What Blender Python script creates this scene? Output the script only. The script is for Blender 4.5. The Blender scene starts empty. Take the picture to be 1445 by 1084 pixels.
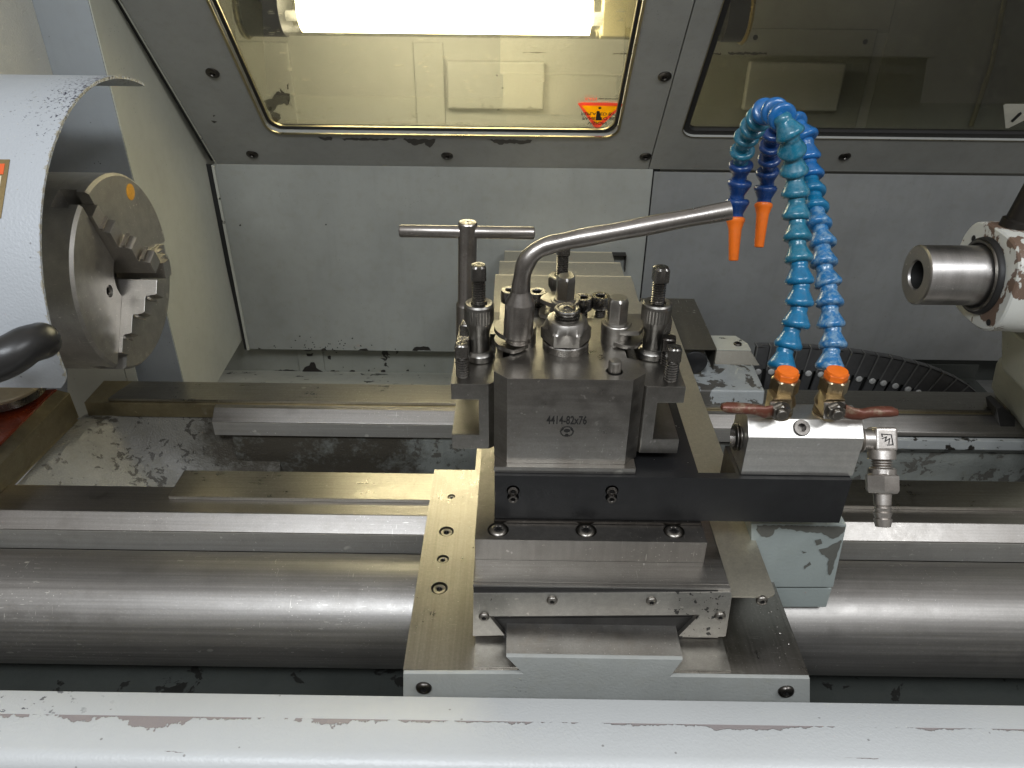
import bpy, bmesh, math, random
from mathutils import Vector, Matrix
random.seed(7)
scene = bpy.context.scene
COL = scene.collection
V = Vector
R = math.radians
PI = math.pi

# ------------------------------------------------------------------ camera
F = 1086.0
CAM = V((0, 0, .575))
PITCH, YAW, ROLL = R(31.3), R(.3), R(.6)
CM = (Matrix.Rotation(YAW, 3, 'Z') @ Matrix.Rotation(PI/2 - PITCH, 3, 'X') @ Matrix.Rotation(ROLL, 3, 'Z'))
cd = bpy.data.cameras.new('camera'); co = bpy.data.objects.new('camera', cd); COL.objects.link(co)
co.matrix_world = Matrix.Translation(CAM) @ CM.to_4x4()
cd.sensor_width = 36; cd.lens = F/1445*36; cd.clip_start = .02; cd.clip_end = 50
scene.camera = co

def ray(px, py):
    return CM @ V(((px-722.5)/F, -(py-542)/F, -1))
def P(px, py, x=None, y=None, z=None, d=None, h=None):
    """surveyed point: the sight line through a photo pixel met with a known plane of the machine"""
    r = ray(px, py)
    if h is not None: z = .575 - h
    if d is not None: t = d
    elif x is not None: t = (x-CAM.x)/r.x
    elif y is not None: t = (y-CAM.y)/r.y
    else: t = (z-CAM.z)/r.z
    return CAM + r*t
def PPl(px, py, o, n):
    r = ray(px, py); return CAM + r*((o-CAM).dot(n)/r.dot(n))
def H(h): return .575 - h

# ------------------------------------------------------------------ materials
class NT:
    def __init__(s, name):
        s.m = bpy.data.materials.new(name); s.m.use_nodes = True
        s.t = s.m.node_tree; s.n = s.t.nodes; s.l = s.t.links
        s.n.clear()
        s.out = s.n.new('ShaderNodeOutputMaterial')
        s.b = s.n.new('ShaderNodeBsdfPrincipled')
        s.l.new(s.b.outputs[0], s.out.inputs[0])
        s.tc = s.n.new('ShaderNodeTexCoord')
    def put(s, inp, v):
        if v is None: return
        if isinstance(v, bpy.types.NodeSocket): s.l.new(v, inp)
        elif isinstance(v, (tuple, list)) and len(v) == 3 and inp.type == 'RGBA': inp.default_value = (*v, 1)
        else: inp.default_value = v
    def map(s, scale=(1,1,1), rot=(0,0,0), loc=(0,0,0)):
        n = s.n.new('ShaderNodeMapping'); s.l.new(s.tc.outputs['Object'], n.inputs[0])
        n.inputs['Scale'].default_value = scale; n.inputs['Rotation'].default_value = rot; n.inputs['Location'].default_value = loc
        return n.outputs[0]
    def noise(s, scale, detail=3, rough=.5, vec=None, dist=0):
        n = s.n.new('ShaderNodeTexNoise'); n.inputs['Scale'].default_value = scale
        n.inputs['Detail'].default_value = detail; n.inputs['Roughness'].default_value = rough; n.inputs['Distortion'].default_value = dist
        s.l.new(vec if vec is not None else s.tc.outputs['Object'], n.inputs['Vector'])
        return n.outputs[0]
    def voro(s, scale, vec=None, feat='F1', rnd=1):
        n = s.n.new('ShaderNodeTexVoronoi'); n.feature = feat; n.inputs['Scale'].default_value = scale; n.inputs['Randomness'].default_value = rnd
        s.l.new(vec if vec is not None else s.tc.outputs['Object'], n.inputs['Vector'])
        return n.outputs[0]
    def ma(s, op, a, b=0, c=None):
        n = s.n.new('ShaderNodeMath'); n.operation = op
        s.put(n.inputs[0], a); s.put(n.inputs[1], b)
        if c is not None: s.put(n.inputs[2], c)
        return n.outputs[0]
    def mr(s, v, a, b, c=0, d=1):
        n = s.n.new('ShaderNodeMapRange'); s.put(n.inputs[0], v)
        for i, q in enumerate((a, b, c, d)): s.put(n.inputs[i+1], q)
        return n.outputs[0]
    def mix(s, f, a, b):
        n = s.n.new('ShaderNodeMix'); n.data_type = 'RGBA'
        s.put(n.inputs[0], f); s.put(n.inputs[6], a); s.put(n.inputs[7], b)
        return n.outputs[2]
    def xyz(s, src=None):
        n = s.n.new('ShaderNodeSeparateXYZ'); s.l.new(src if src is not None else s.tc.outputs['Object'], n.inputs[0]); return n.outputs
    def bump(s, h, st, dist=.001, nrm=None):
        n = s.n.new('ShaderNodeBump'); n.inputs['Strength'].default_value = st; n.inputs['Distance'].default_value = dist
        s.l.new(h, n.inputs['Height'])
        if nrm is not None: s.l.new(nrm, n.inputs['Normal'])
        return n.outputs[0]
    def set(s, **k):
        for a, v in k.items(): s.put(s.b.inputs[a.replace('_', ' ')], v)

def steel(name, col=(.36,.34,.31), rough=.36, brush=(8,400,400), stain=.35, scol=(.10,.085,.06), spec=.0, grain=.35, fine=900, bst=.10, metal=1.0, sc=22, blot=.03, dust=.55):
    s = NT(name)
    b = s.noise(1, 2, .5, s.map(brush))
    st = s.noise(sc, 6, .62, None, .6)
    st2 = s.noise(sc*5.3, 4, .6)
    g = s.noise(fine, 2, .6)
    m = s.ma('MULTIPLY', s.mr(st, .38, .78), s.mr(st2, .25, .75))
    m = s.ma('MULTIPLY', m, stain)
    c = s.mix(s.mr(b, .2, .8), tuple(x*(1-grain*.7) for x in col), col)
    c = s.mix(s.mr(g, .35, .7, 0, .35), c, tuple(x*.6 for x in col))
    c = s.mix(m, c, scol)
    # fine scratches: stretched along two directions
    sc1 = s.noise(1, 2, .5, s.map((170,4200,170), (.0,.3,.7)))
    sc2 = s.noise(1, 2, .5, s.map((4600,210,210), (.2,.0,-.5)))
    sm = s.ma('MAXIMUM', s.mr(sc1, .69, .74), s.mr(sc2, .70, .75))
    c = s.mix(s.ma('MULTIPLY', sm, .45), c, tuple(min(1, x*1.9) for x in col))
    r = s.ma('ADD', s.mr(b, .2, .8, rough-.02, rough+.04), s.ma('MULTIPLY', m, .12))
    r = s.ma('ADD', r, s.mr(st2, .3, .8, -.015, .03))
    cl = s.mr(s.noise(11, 4, .6), .46, .62)                         # where handling and chips have marked it
    l1 = s.noise(1, 1, .5, s.map((50,1100,50), (.1,.2,.9))); l2 = s.noise(1, 1, .5, s.map((900,45,45), (.3,.1,-.35))); l3 = s.noise(1, 1, .5, s.map((60,60,1000), (.5,.2,.3)))
    ln = s.ma('MAXIMUM', s.ma('MAXIMUM', s.mr(l1, .74, .78), s.mr(l2, .75, .79)), s.mr(l3, .75, .79))
    du = s.ma('MAXIMUM', s.mr(s.voro(230), .12, .07), ln); du = s.ma('MULTIPLY', du, cl)
    c = s.mix(s.ma('MULTIPLY', du, dust), c, (.85,.82,.74))
    sm1 = s.noise(1, 4, .65, s.map((14,14,14), (.2,.4,.1))); sm2 = s.noise(70, 4, .6)
    film = s.ma('MULTIPLY', s.mr(sm1, .50, .60), s.mr(sm2, .40, .62))
    c = s.mix(s.ma('MULTIPLY', film, stain*.9), c, tuple(x*.55 for x in col)); r = s.ma('SUBTRACT', r, s.ma('MULTIPLY', film, .05))
    if spec:
        sp = s.mr(s.voro(240, None), .09, .04); sp = s.ma('MULTIPLY', sp, s.mr(s.noise(30, 3), .5, .62))
        c = s.mix(s.ma('MULTIPLY', sp, spec), c, (.015,.012,.01))
    hgt = s.ma('ADD', s.ma('MULTIPLY', b, .05), s.ma('MULTIPLY', g, .5))
    nb = s.bump(hgt, bst, .0006)
    nb = s.bump(st2, blot, .002, nb)
    s.set(Base_Color=c, Metallic=metal, Roughness=r, Normal=nb)
    return s.m

def paint(name, col, rough=.42, chips=0., chipcol=(.06,.055,.05), dirt=.35, peel=.25, specks=0., csc=38, warm=None, thr=.64):
    s = NT(name)
    big = s.noise(9, 5, .6); mid = s.noise(60, 4, .6)
    c = s.mix(s.ma('MULTIPLY', s.mr(big, .42, .75), dirt), col, tuple(x*.62 for x in col))
    c = s.mix(s.ma('MULTIPLY', s.mr(mid, .5, .8), dirt*.6), c, (col[0]*.72, col[1]*.68, col[2]*.56))
    stk = s.noise(1, 3, .6, s.map((90, 90, 8)))
    c = s.mix(s.mr(stk, .55, .8, 0, dirt*.5), c, tuple(x*.7 for x in col))
    peeln = s.noise(420, 2, .5)
    nb = s.bump(peeln, peel, .0008)
    met = 0.0; rr = s.mr(mid, .3, .7, rough-.06, rough+.10)
    if specks:
        v = s.voro(170); q = s.noise(26, 3)
        sp = s.ma('MULTIPLY', s.mr(v, .16, .10), s.mr(q, .56, .62))
        c = s.mix(s.ma('MULTIPLY', sp, specks), c, (.02,.018,.02))
    if chips:
        n = s.noise(csc, 7, .62, None, .4); n2 = s.noise(csc*.22, 2)
        k = s.mr(s.ma('ADD', n, s.ma('MULTIPLY', s.ma('SUBTRACT', n2, .5), .5)), thr-.02*chips, thr+.012-.02*chips)
        c = s.mix(k, c, chipcol)
        nb = s.bump(s.ma('SUBTRACT', 1, k), .6, .0006, nb)
    s.set(Base_Color=c, Metallic=met, Roughness=rr, Normal=nb)
    return s.m

def plain(name, col, rough=.5, metal=0., bump=.0, bs=300, var=.25, vs=60, **k):
    s = NT(name)
    n = s.noise(vs, 4, .6)
    c = s.mix(s.mr(n, .35, .7, 0, var), col, tuple(x*.45 for x in col))
    s.set(Base_Color=c, Metallic=metal, Roughness=s.mr(n, .3, .7, max(.02, rough-.07), rough+.1))
    if bump: s.set(Normal=s.bump(s.noise(bs, 3), bump, .0008))
    for a, v in k.items(): s.set(**{a: v})
    return s.m

# ------------------------------------------------------------------ mesh helpers
def fin(bm, bev=0.0, seg=2, ang=30, sharp=38):
    bmesh.ops.remove_doubles(bm, verts=bm.verts, dist=1e-6)
    bmesh.ops.recalc_face_normals(bm, faces=bm.faces)
    if bev:
        es = [e for e in bm.edges if len(e.link_faces) == 2 and e.calc_face_angle(0) > R(ang)]
        if es: bmesh.ops.bevel(bm, geom=es, offset=bev, offset_type='OFFSET', segments=seg, profile=.6, affect='EDGES', clamp_overlap=True)
    for f in bm.faces: f.smooth = True
    for e in bm.edges:
        e.smooth = not (len(e.link_faces) == 2 and e.calc_face_angle(0) > R(sharp))
    return bm
def root_loc(o):
    while o.parent is not None: o = o.parent
    return o.location.copy()
def part(name, bm, m, parent=None, bev=0.0, seg=2, sharp=38, label=None, loc=None, wn=True, ang=30):
    fin(bm, bev, seg, ang, sharp)
    if parent is not None: off = root_loc(parent)
    elif loc is not None: off = V(loc)
    else:
        off = V((0,0,0)); n = len(bm.verts)
        for v in bm.verts: off += v.co
        off /= max(1, n); off.z = min(v.co.z for v in bm.verts)
    bm.transform(Matrix.Translation(-off))
    me = bpy.data.meshes.new(name); bm.to_mesh(me); bm.free()
    o = bpy.data.objects.new(name, me); COL.objects.link(o)
    for mm in (m if isinstance(m, (list, tuple)) else [m]): me.materials.append(mm)
    if parent is not None: o.parent = parent
    else: o.location = off
    if bev and wn:
        w = o.modifiers.new('wn', 'WEIGHTED_NORMAL'); w.keep_sharp = True
    if label: o['label'] = label
    return o
def tag(o, label=None, cat=None, group=None, kind=None):
    if label: o['label'] = label
    if cat: o['category'] = cat
    if group: o['group'] = group
    if kind: o['kind'] = kind
    return o
def thing(name, label, cat, loc, group=None):
    o = bpy.data.objects.new(name, None); COL.objects.link(o); o.location = loc; o.empty_display_size = .02
    return tag(o, label, cat, group)

def box(a, b, bm=None, M=None):
    bm = bm or bmesh.new()
    a = V(a); b = V(b)
    c = [V((x, y, z)) for z in (a.z, b.z) for y in (a.y, b.y) for x in (a.x, b.x)]
    if M is not None: c = [M @ q for q in c]
    v = [bm.verts.new(q) for q in c]
    for f in ((0,2,3,1),(4,5,7,6),(0,1,5,4),(2,6,7,3),(0,4,6,2),(1,3,7,5)):
        bm.faces.new([v[i] for i in f])
    return bm
def prism(pts, d, bm=None):
    """closed polygon pts (3-D, planar) pushed along vector d"""
    bm = bm or bmesh.new(); d = V(d)
    a = [bm.verts.new(p) for p in pts]; b = [bm.verts.new(V(p)+d) for p in pts]
    n = len(pts)
    bm.faces.new(a[::-1]); bm.faces.new(b)
    for i in range(n): bm.faces.new((a[i], a[(i+1)%n], b[(i+1)%n], b[i]))
    return bm
def xprism(yh, x0, x1, bm=None):
    return prism([V((x0, y, H(h))) for y, h in yh], (x1-x0, 0, 0), bm)
def loft(rings, bm=None, cap0=True, cap1=True, closed=True):
    bm = bm or bmesh.new()
    vs = [[bm.verts.new(p) for p in r] for r in rings]
    n = len(vs[0])
    for a, b in zip(vs, vs[1:]):
        for i in range(n if closed else n-1):
            j = (i+1) % n
            try: bm.faces.new((a[i], a[j], b[j], b[i]))
            except ValueError: pass
    if cap0: bm.faces.new(vs[0][::-1])
    if cap1: bm.faces.new(vs[-1])
    return bm
def shp(kind, t, i):
    if kind == 'h':
        a = (t + PI/6) % (PI/3) - PI/6; return 1/math.cos(a)*.9
    if kind == 's':
        a = (t + PI/4) % (PI/2) - PI/4; return min(1/math.cos(a)*.80, 1.04)
    if kind == 'k': return 1.0 if i % 2 else .955
    if kind == 't':
        return .8 + .2*math.cos(6*t)
    return 1.0
def frame(o, ax, up=None):
    """matrix: local z -> ax, origin o"""
    z = V(ax).normalized(); x = V(up) if up is not None else (V((1,0,0)) if abs(z.x) < .8 else V((0,1,0)))
    y = z.cross(x).normalized(); x = y.cross(z).normalized()
    m = Matrix((x, y, z)).transposed().to_4x4(); m.translation = V(o); return m
UP = V((0,0,1))
def lathe(prof, o=(0,0,0), ax=(0,0,1), n=40, bm=None, up=None, rot=0., cap0=True, cap1=True):
    """prof: (z, r[, shape]); rings lofted along ax from o"""
    M = frame(o, ax, up); rs = []
    if any(len(p) > 2 and p[2] in 'hst' for p in prof): n = 72 if n > 50 else 48
    for p in prof:
        z, r = p[0], p[1]; k = p[2] if len(p) > 2 else 'c'
        rs.append([M @ V((r*shp(k, 2*PI*i/n, i)*math.cos(2*PI*i/n+rot), r*shp(k, 2*PI*i/n, i)*math.sin(2*PI*i/n+rot), z)) for i in range(n)])
    return loft(rs, bm, cap0, cap1)
def tube(path, rad, n=16, bm=None, caps=True):
    pts = [V(p) for p in path]; rs = []
    rad = rad if isinstance(rad, (list, tuple)) else [rad]*len(pts)
    x = None
    for i, p in enumerate(pts):
        t = (pts[min(i+1, len(pts)-1)] - pts[max(i-1, 0)]).normalized()
        if x is None: x = t.orthogonal().normalized()
        x = (x - t*x.dot(t)).normalized(); y = t.cross(x)
        rs.append([p + (x*math.cos(2*PI*k/n) + y*math.sin(2*PI*k/n))*rad[i] for k in range(n)])
    return loft(rs, bm, caps, caps)
def smooth_path(pts, k=8):
    pts = [V(p) for p in pts]; q = [pts[0]*2-pts[1]] + pts + [pts[-1]*2-pts[-2]]; out = []
    for i in range(1, len(q)-2):
        a, b, c, d = q[i-1:i+3]
        for j in range(k):
            t = j/k
            out.append(.5*((2*b)+(c-a)*t+(2*a-5*b+4*c-d)*t*t+(3*b-a-3*c+d)*t**3))
    out.append(pts[-1]); return out
def cut(bm, cutters):
    """true boolean difference, returns a new bmesh"""
    fin(bm); me = bpy.data.meshes.new('t'); bm.to_mesh(me); bm.free()
    o = bpy.data.objects.new('t', me); COL.objects.link(o); tmp = []
    for c in cutters:
        bmesh.ops.remove_doubles(c, verts=c.verts, dist=1e-7); bmesh.ops.recalc_face_normals(c, faces=c.faces)
        mc = bpy.data.meshes.new('c'); c.to_mesh(mc); c.free(); oc = bpy.data.objects.new('c', mc); COL.objects.link(oc); tmp.append(oc)
        b = o.modifiers.new('b', 'BOOLEAN'); b.object = oc; b.operation = 'DIFFERENCE'; b.solver = 'EXACT'
    dg = bpy.context.evaluated_depsgraph_get(); dg.update()
    me2 = bpy.data.meshes.new_from_object(o.evaluated_get(dg))
    nb = bmesh.new(); nb.from_mesh(me2)
    for x in tmp + [o]:
        d = x.data; bpy.data.objects.remove(x); bpy.data.meshes.remove(d)
    bpy.data.meshes.remove(me2)
    return nb
def cyl(o, ax, r, l, n=32, bm=None, **k): return lathe([(0, r), (l, r)], o, ax, n, bm, **k)
def hole(o, ax, r, l, n=28): return cyl(V(o)-V(ax).normalized()*l, ax, r, l*1.5 if l < .01 else l+.004, n)

def cap_prof(r, hh, soc=.5, dep=.6):
    return [(0, r*.98), (hh*.12, r), (hh*.88, r), (hh, r*.93), (hh, r*(soc+.06)), (hh*.97, r*soc, 'c'), (hh*.93, r*soc*.95, 'h'), (hh*(1-dep), r*soc*.95, 'h'), (hh*(1-dep)-r*.12, r*.06)]
def darken(bm, o, ax, r, z):
    """shade inside a screw socket is painted on: its inner faces take the second material"""
    I = frame(o, ax).inverted()
    for f in bm.faces:
        c = I @ f.calc_center_median()
        if math.hypot(c.x, c.y) < r and c.z < z and c.z > -.003: f.material_index = 1
    return bm
def cap_screw(parent, o, ax=UP, r=.004, hh=.004, m=None, name='cap_screw', knurl=False, th=0, rot=0):
    p = cap_prof(r, hh)
    if knurl: p[1] = (*p[1], 'k'); p[2] = (*p[2], 'k')
    if th:
        q = [(-th, r*.5)]; k = max(3, int(th/.0012))
        for i in range(k):
            z = -th + th*i/k; q += [(z+th/k*.2, r*.58), (z+th/k*.7, r*.50)]
        p = q + [(-.0001, r*.58)] + p
    return part(name, darken(lathe(p, o, ax, 48, None, rot=rot), o, ax, r*.47, hh*.9), [m or M['dkscrew'], M['ink']], parent, sharp=30)
def button_screw(parent, o, ax=UP, r=.004, m=None, name='button_screw', tor=False):
    k = 't' if tor else 'h'
    p = [(-.001, r*.95), (0, r), (r*.15, r*.99), (r*.38, r*.85), (r*.5, r*.62), (r*.5, r*.48), (r*.44, r*.42, k), (r*.02, r*.40, k), (-.0002, r*.05)]
    return part(name, darken(lathe(p, o, ax, 48), o, ax, r*.40, r*.47), [m or M['screw'], M['ink']], parent, sharp=32)
def threads(z0, z1, r, pitch=.0013):
    pitch = max(pitch, .0021)
    k = max(2, int((z1-z0)/pitch)); q = []
    for i in range(k):
        z = z0 + (z1-z0)*i/k; d = (z1-z0)/k
        q += [(z, r*.76), (z+d*.40, r), (z+d*.60, r)]
    return q + [(z1, r*.76)]
def text(parent, s, M4, size, m, name='engraving', sx=1., ex=.00008, align='CENTER', bold=0.):
    c = bpy.data.curves.new('t', 'FONT'); c.body = s; c.size = size; c.extrude = ex; c.align_x = align; c.offset = bold; c.resolution_u = 3
    o = bpy.data.objects.new('t', c); COL.objects.link(o)
    dg = bpy.context.evaluated_depsgraph_get(); dg.update()
    me = bpy.data.meshes.new_from_object(o.evaluated_get(dg)); bm = bmesh.new(); bm.from_mesh(me)
    bpy.data.objects.remove(o); bpy.data.curves.remove(c); bpy.data.meshes.remove(me)
    bm.transform(M4 @ Matrix.Diagonal((sx, 1, 1, 1)))
    return part(name, bm, m, parent, sharp=60)
M = {}
M['wayface'] = steel('lightened_way_side_steel', (.40,.385,.35), .45, (6,300,300), .3, (.2,.18,.15), metal=.35)  # paler, less metallic copy of the way steel; side reflections put into colour
M['way'] = steel('ground_way_steel', (.34,.322,.30), .37, (6,500,500), .25, (.17,.145,.11), fine=700, bst=.16)
M['waytop'] = steel('oily_flat_way_steel', (.41,.39,.35), .31, (12,420,420), .2, (.16,.13,.08), fine=330, bst=.30, blot=.06)
M['cover'] = steel('leadscrew_cover_steel', (.37,.355,.335), .42, (4,300,300), .25, (.26,.24,.21), fine=500, bst=.16, blot=.0, sc=9, metal=.85, dust=.8, grain=.6)
M['saddle'] = steel('scraped_saddle_steel', (.35,.33,.30), .30, (500,9,500), .16, (.16,.14,.11), spec=.1, fine=420, bst=.16)
M['slide'] = steel('slide_steel', (.42,.40,.37), .33, (9,450,450), .35, (.11,.095,.07), fine=900, bst=.12)
def spotted():
    m = steel('spotted_plate_steel', (.50,.48,.44), .42, (200,200,200), .2, (.25,.22,.18), spec=.3, fine=700, bst=.1)
    s = NT.__new__(NT); s.m = m; s.t = m.node_tree; s.n = s.t.nodes; s.l = s.t.links
    s.b = [n for n in s.n if n.type == 'BSDF_PRINCIPLED'][0]; s.tc = [n for n in s.n if n.type == 'TEX_COORD'][0]
    old = s.b.inputs['Base Color'].links[0].from_socket; x = s.xyz()[0]
    k = s.ma('GREATER_THAN', s.ma('ADD', s.noise(130, 5, .6), s.mr(x, .015, .06, -.12, 0)), .60)
    s.set(Base_Color=s.mix(k, old, (.02,.018,.016)), Metallic=s.ma('SUBTRACT', 1, k)); return m
M['slidepl'] = spotted()
M['riser'] = steel('riser_steel', (.27,.255,.235), .36, (200,200,12), .3, (.11,.095,.07), fine=900, bst=.12)
M['stripst'] = steel('spotted_plate_steel', (.46,.44,.40), .40, (200,200,200), .25, (.2,.18,.15), spec=.6, fine=700, bst=.1)
M['post'] = steel('tool_post_steel', (.41,.39,.36), .31, (14,14,260), .7, (.17,.15,.125), fine=700, bst=.10, sc=34)
M['holder'] = steel('holder_steel', (.33,.315,.29), .33, (140,14,140), .40, (.10,.09,.075), fine=700, bst=.10, sc=34)
M['wrench'] = steel('worn_bar_steel', (.42,.39,.36), .30, (30,30,30), .6, (.12,.10,.085), spec=.5, fine=600, bst=.18, sc=60)
M['chuck'] = steel('chuck_steel', (.52,.50,.46), .46, (80,80,80), .35, (.15,.13,.10), fine=900, bst=.08)
M['jaw'] = steel('jaw_steel', (.55,.52,.48), .36, (120,20,20), .2, (.15,.13,.10), fine=900, bst=.08)
M['quill'] = steel('quill_steel', (.52,.50,.48), .36, (260,6,6), .15, (.3,.27,.25), fine=900, bst=.05, blot=0)
M['sheet'] = steel('cover_sheet_steel', (.60,.56,.46), .38, (160,160,8), .05, (.2,.17,.1), grain=.2, fine=500, bst=.08, metal=.85)
M['screw'] = steel('screw_steel', (.30,.28,.25), .30, (90,90,90), .5, (.06,.05,.04), fine=1500, sc=120)
M['dkscrew'] = steel('oiled_screw_steel', (.12,.11,.10), .30, (90,90,90), .5, (.03,.025,.02), fine=1500, sc=120)
M['clamp'] = steel('clamp_steel', (.28,.265,.245), .26, (60,60,60), .5, (.05,.045,.035), fine=1200, sc=110)
M['nickel'] = steel('plated_fitting', (.64,.60,.56), .36, (60,60,60), .45, (.20,.17,.13), fine=900, sc=90, bst=.2)
M['brass'] = steel('brass', (.50,.41,.27), .33, (50,50,50), .6, (.15,.10,.04), fine=700, sc=80, bst=.25)
M['alu'] = steel('brushed_aluminium', (.74,.72,.68), .40, (12,240,240), .35, (.38,.35,.29), fine=500, sc=26, bst=.10)
M['alublack'] = plain('blackened_plate', (.013,.013,.0135), .40, .2, .12, 500, .3)
M['blackpl'] = plain('black_plastic', (.016,.016,.017), .34, 0, .05)
M['chain'] = plain('chain_plastic', (.09,.09,.09), .42, 0, .15, 500, .4, 90)
M['pin'] = plain('chain_pin_grey', (.62,.62,.60), .4)
M['handle'] = plain('worn_black_grip', (.022,.021,.02), .33, 0, .12, 200, .4, 40)
M['orange'] = plain('orange_plastic', (.85,.17,.012), .35, 0, .08, 500, .25, 120)
def blue(n, c, mot=0.):
    s = NT(n); q = s.noise(150, 5, .65); c1 = s.mix(s.mr(q, .35, .65), c, tuple(x*.7 for x in c))
    if mot: c1 = s.mix(s.ma('MULTIPLY', s.mr(s.noise(220, 5, .7), .46, .60), mot), c1, (.30,.42,.47))
    s.set(Base_Color=c1, Roughness=s.mr(q, .3, .7, .22, .38), Coat_Weight=.3); return s.m
M['blue_teal'] = blue('teal_blue_plastic', (.006,.15,.24), .15)
M['blue_mid'] = blue('blue_plastic', (.002,.15,.31), .04)
M['blue_royal'] = blue('royal_blue_plastic', (.004,.115,.34), .04)
M['blue_navy'] = blue('navy_blue_plastic', (.005,.045,.19), .02)
M['blue_pale'] = blue('faded_blue_plastic', (.015,.15,.36), .45)
s_ = NT('worn_red_lever'); n_ = s_.noise(110, 5, .65)
s_.set(Base_Color=s_.mix(s_.mr(n_, .5, .66), (.12,.038,.022), (.21,.15,.10)), Roughness=.38, Metallic=.25, Normal=s_.bump(n_, .3, .0008)); M['red'] = s_.m
M['hood'] = paint('hood_paint', (.285,.285,.262), .5, 0, dirt=.45, peel=.10, specks=.25)
M['backp'] = paint('back_panel_paint', (.27,.275,.248), .5, .0, dirt=.5, peel=.10, specks=.3)
M['backr'] = paint('back_right_panel_paint', (.19,.193,.186), .5, .0, dirt=.6, peel=.10, specks=.3)
M['ledge'] = paint('ledge_paint', (.44,.44,.38), .45, 1, (.03,.028,.022), .4, .15, 0, 42, thr=.665)
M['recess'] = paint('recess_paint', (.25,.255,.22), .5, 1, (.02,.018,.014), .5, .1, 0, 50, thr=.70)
M['cream'] = paint('cream_wall_paint', (.50,.50,.42), .45, 0, dirt=.22, peel=.12, specks=.4)
M['bluegrey'] = paint('grey_wall_paint', (.28,.30,.31), .45, 0, dirt=.3, peel=.2, specks=1.)
M['textured'] = paint('textured_paint', (.52,.51,.45), .36, 0, dirt=.2, peel=1.)
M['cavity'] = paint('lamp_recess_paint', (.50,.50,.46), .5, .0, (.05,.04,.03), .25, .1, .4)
M['cavity_shaded'] = paint('shaded_recess_paint', (.33,.335,.29), .5, 0, (.05,.04,.03), .5, .1)  # recess paint with the weak light of the right side put into its colour
M['guard'] = paint('guard_paint', (.50,.53,.56), .40, 0, dirt=.14, peel=.55, specks=.35)
M['tail'] = paint('tailstock_paint', (.60,.60,.55), .38, 1, (.16,.105,.075), .22, .12, 0, 30, thr=.60)
M['tailb'] = paint('tailstock_base_paint', (.42,.42,.34), .42, 0, dirt=.3, peel=.3, specks=.6)
M['apron'] = paint('apron_paint', (.37,.38,.36), .40, 0, dirt=.45, peel=.4, specks=.3)
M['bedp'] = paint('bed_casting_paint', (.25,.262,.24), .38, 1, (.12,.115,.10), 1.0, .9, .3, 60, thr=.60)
def grime_and_shade(m, x0, x1):  # dark film along the bed cavity: grime with its deep shade painted in
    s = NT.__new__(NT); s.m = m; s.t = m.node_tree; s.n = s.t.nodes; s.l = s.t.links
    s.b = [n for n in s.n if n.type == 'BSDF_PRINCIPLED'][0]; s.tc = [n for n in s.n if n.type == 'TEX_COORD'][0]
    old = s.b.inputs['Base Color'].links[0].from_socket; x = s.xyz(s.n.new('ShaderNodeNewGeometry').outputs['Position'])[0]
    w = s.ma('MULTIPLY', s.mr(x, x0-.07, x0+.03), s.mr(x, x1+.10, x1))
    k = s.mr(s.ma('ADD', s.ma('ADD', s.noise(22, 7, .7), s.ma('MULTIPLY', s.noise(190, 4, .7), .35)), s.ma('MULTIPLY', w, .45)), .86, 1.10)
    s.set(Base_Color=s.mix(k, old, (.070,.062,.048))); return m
grime_and_shade(M['bedp'], -.40, -.18)
M['bedr'] = paint('bed_rib_paint', (.36,.375,.37), .38, 1, (.025,.022,.018), .5, .5, 0, 60, thr=.60)
M['brkt'] = paint('bracket_paint', (.30,.335,.32), .42, 0, (.12,.115,.10), .25, .3, 0, 34, thr=.60)
M['rear'] = paint('rear_casting_paint', (.33,.35,.35), .36, 1, (.085,.08,.07), .5, .6, 0, 26, thr=.53)
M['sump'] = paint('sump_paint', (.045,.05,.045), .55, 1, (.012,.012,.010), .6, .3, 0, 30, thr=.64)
M['dark'] = plain('dark_void', (.012,.012,.011), .6)  # near-black that paints in the shade of gaps, holes and bores
M['seal'] = plain('rubber_seal', (.018,.017,.016), .5, 0, .1)
M['oil'] = plain('red_oily_casting', (.17,.028,.010), .25, .0, .5, 90, .8, 50)
M['gold'] = steel('oiled_machined_casting', (.46,.40,.26), .46, (60,8,60), .5, (.12,.08,.03), fine=600, bst=.2)
def decal(n, c):
    s = NT(n); tl = s.n.new('ShaderNodeBsdfTranslucent'); df = s.n.new('ShaderNodeBsdfDiffuse'); mx = s.n.new('ShaderNodeMixShader')
    tl.inputs[0].default_value = (*c, 1); df.inputs[0].default_value = (*c, 1); mx.inputs[0].default_value = .6
    s.l.new(tl.outputs[0], mx.inputs[2]); s.l.new(df.outputs[0], mx.inputs[1]); s.l.new(mx.outputs[0], s.out.inputs[0]); s.n.remove(s.b); return s.m
M['ink'] = plain('engraved_black', (.012,.011,.010), .5)
M['yellow'] = plain('amber_plug', (.75,.36,.03), .35, 0, 0, var=.4, vs=300)
M['blackshaft'] = plain('blued_shaft', (.03,.026,.022), .35, .6)

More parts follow.
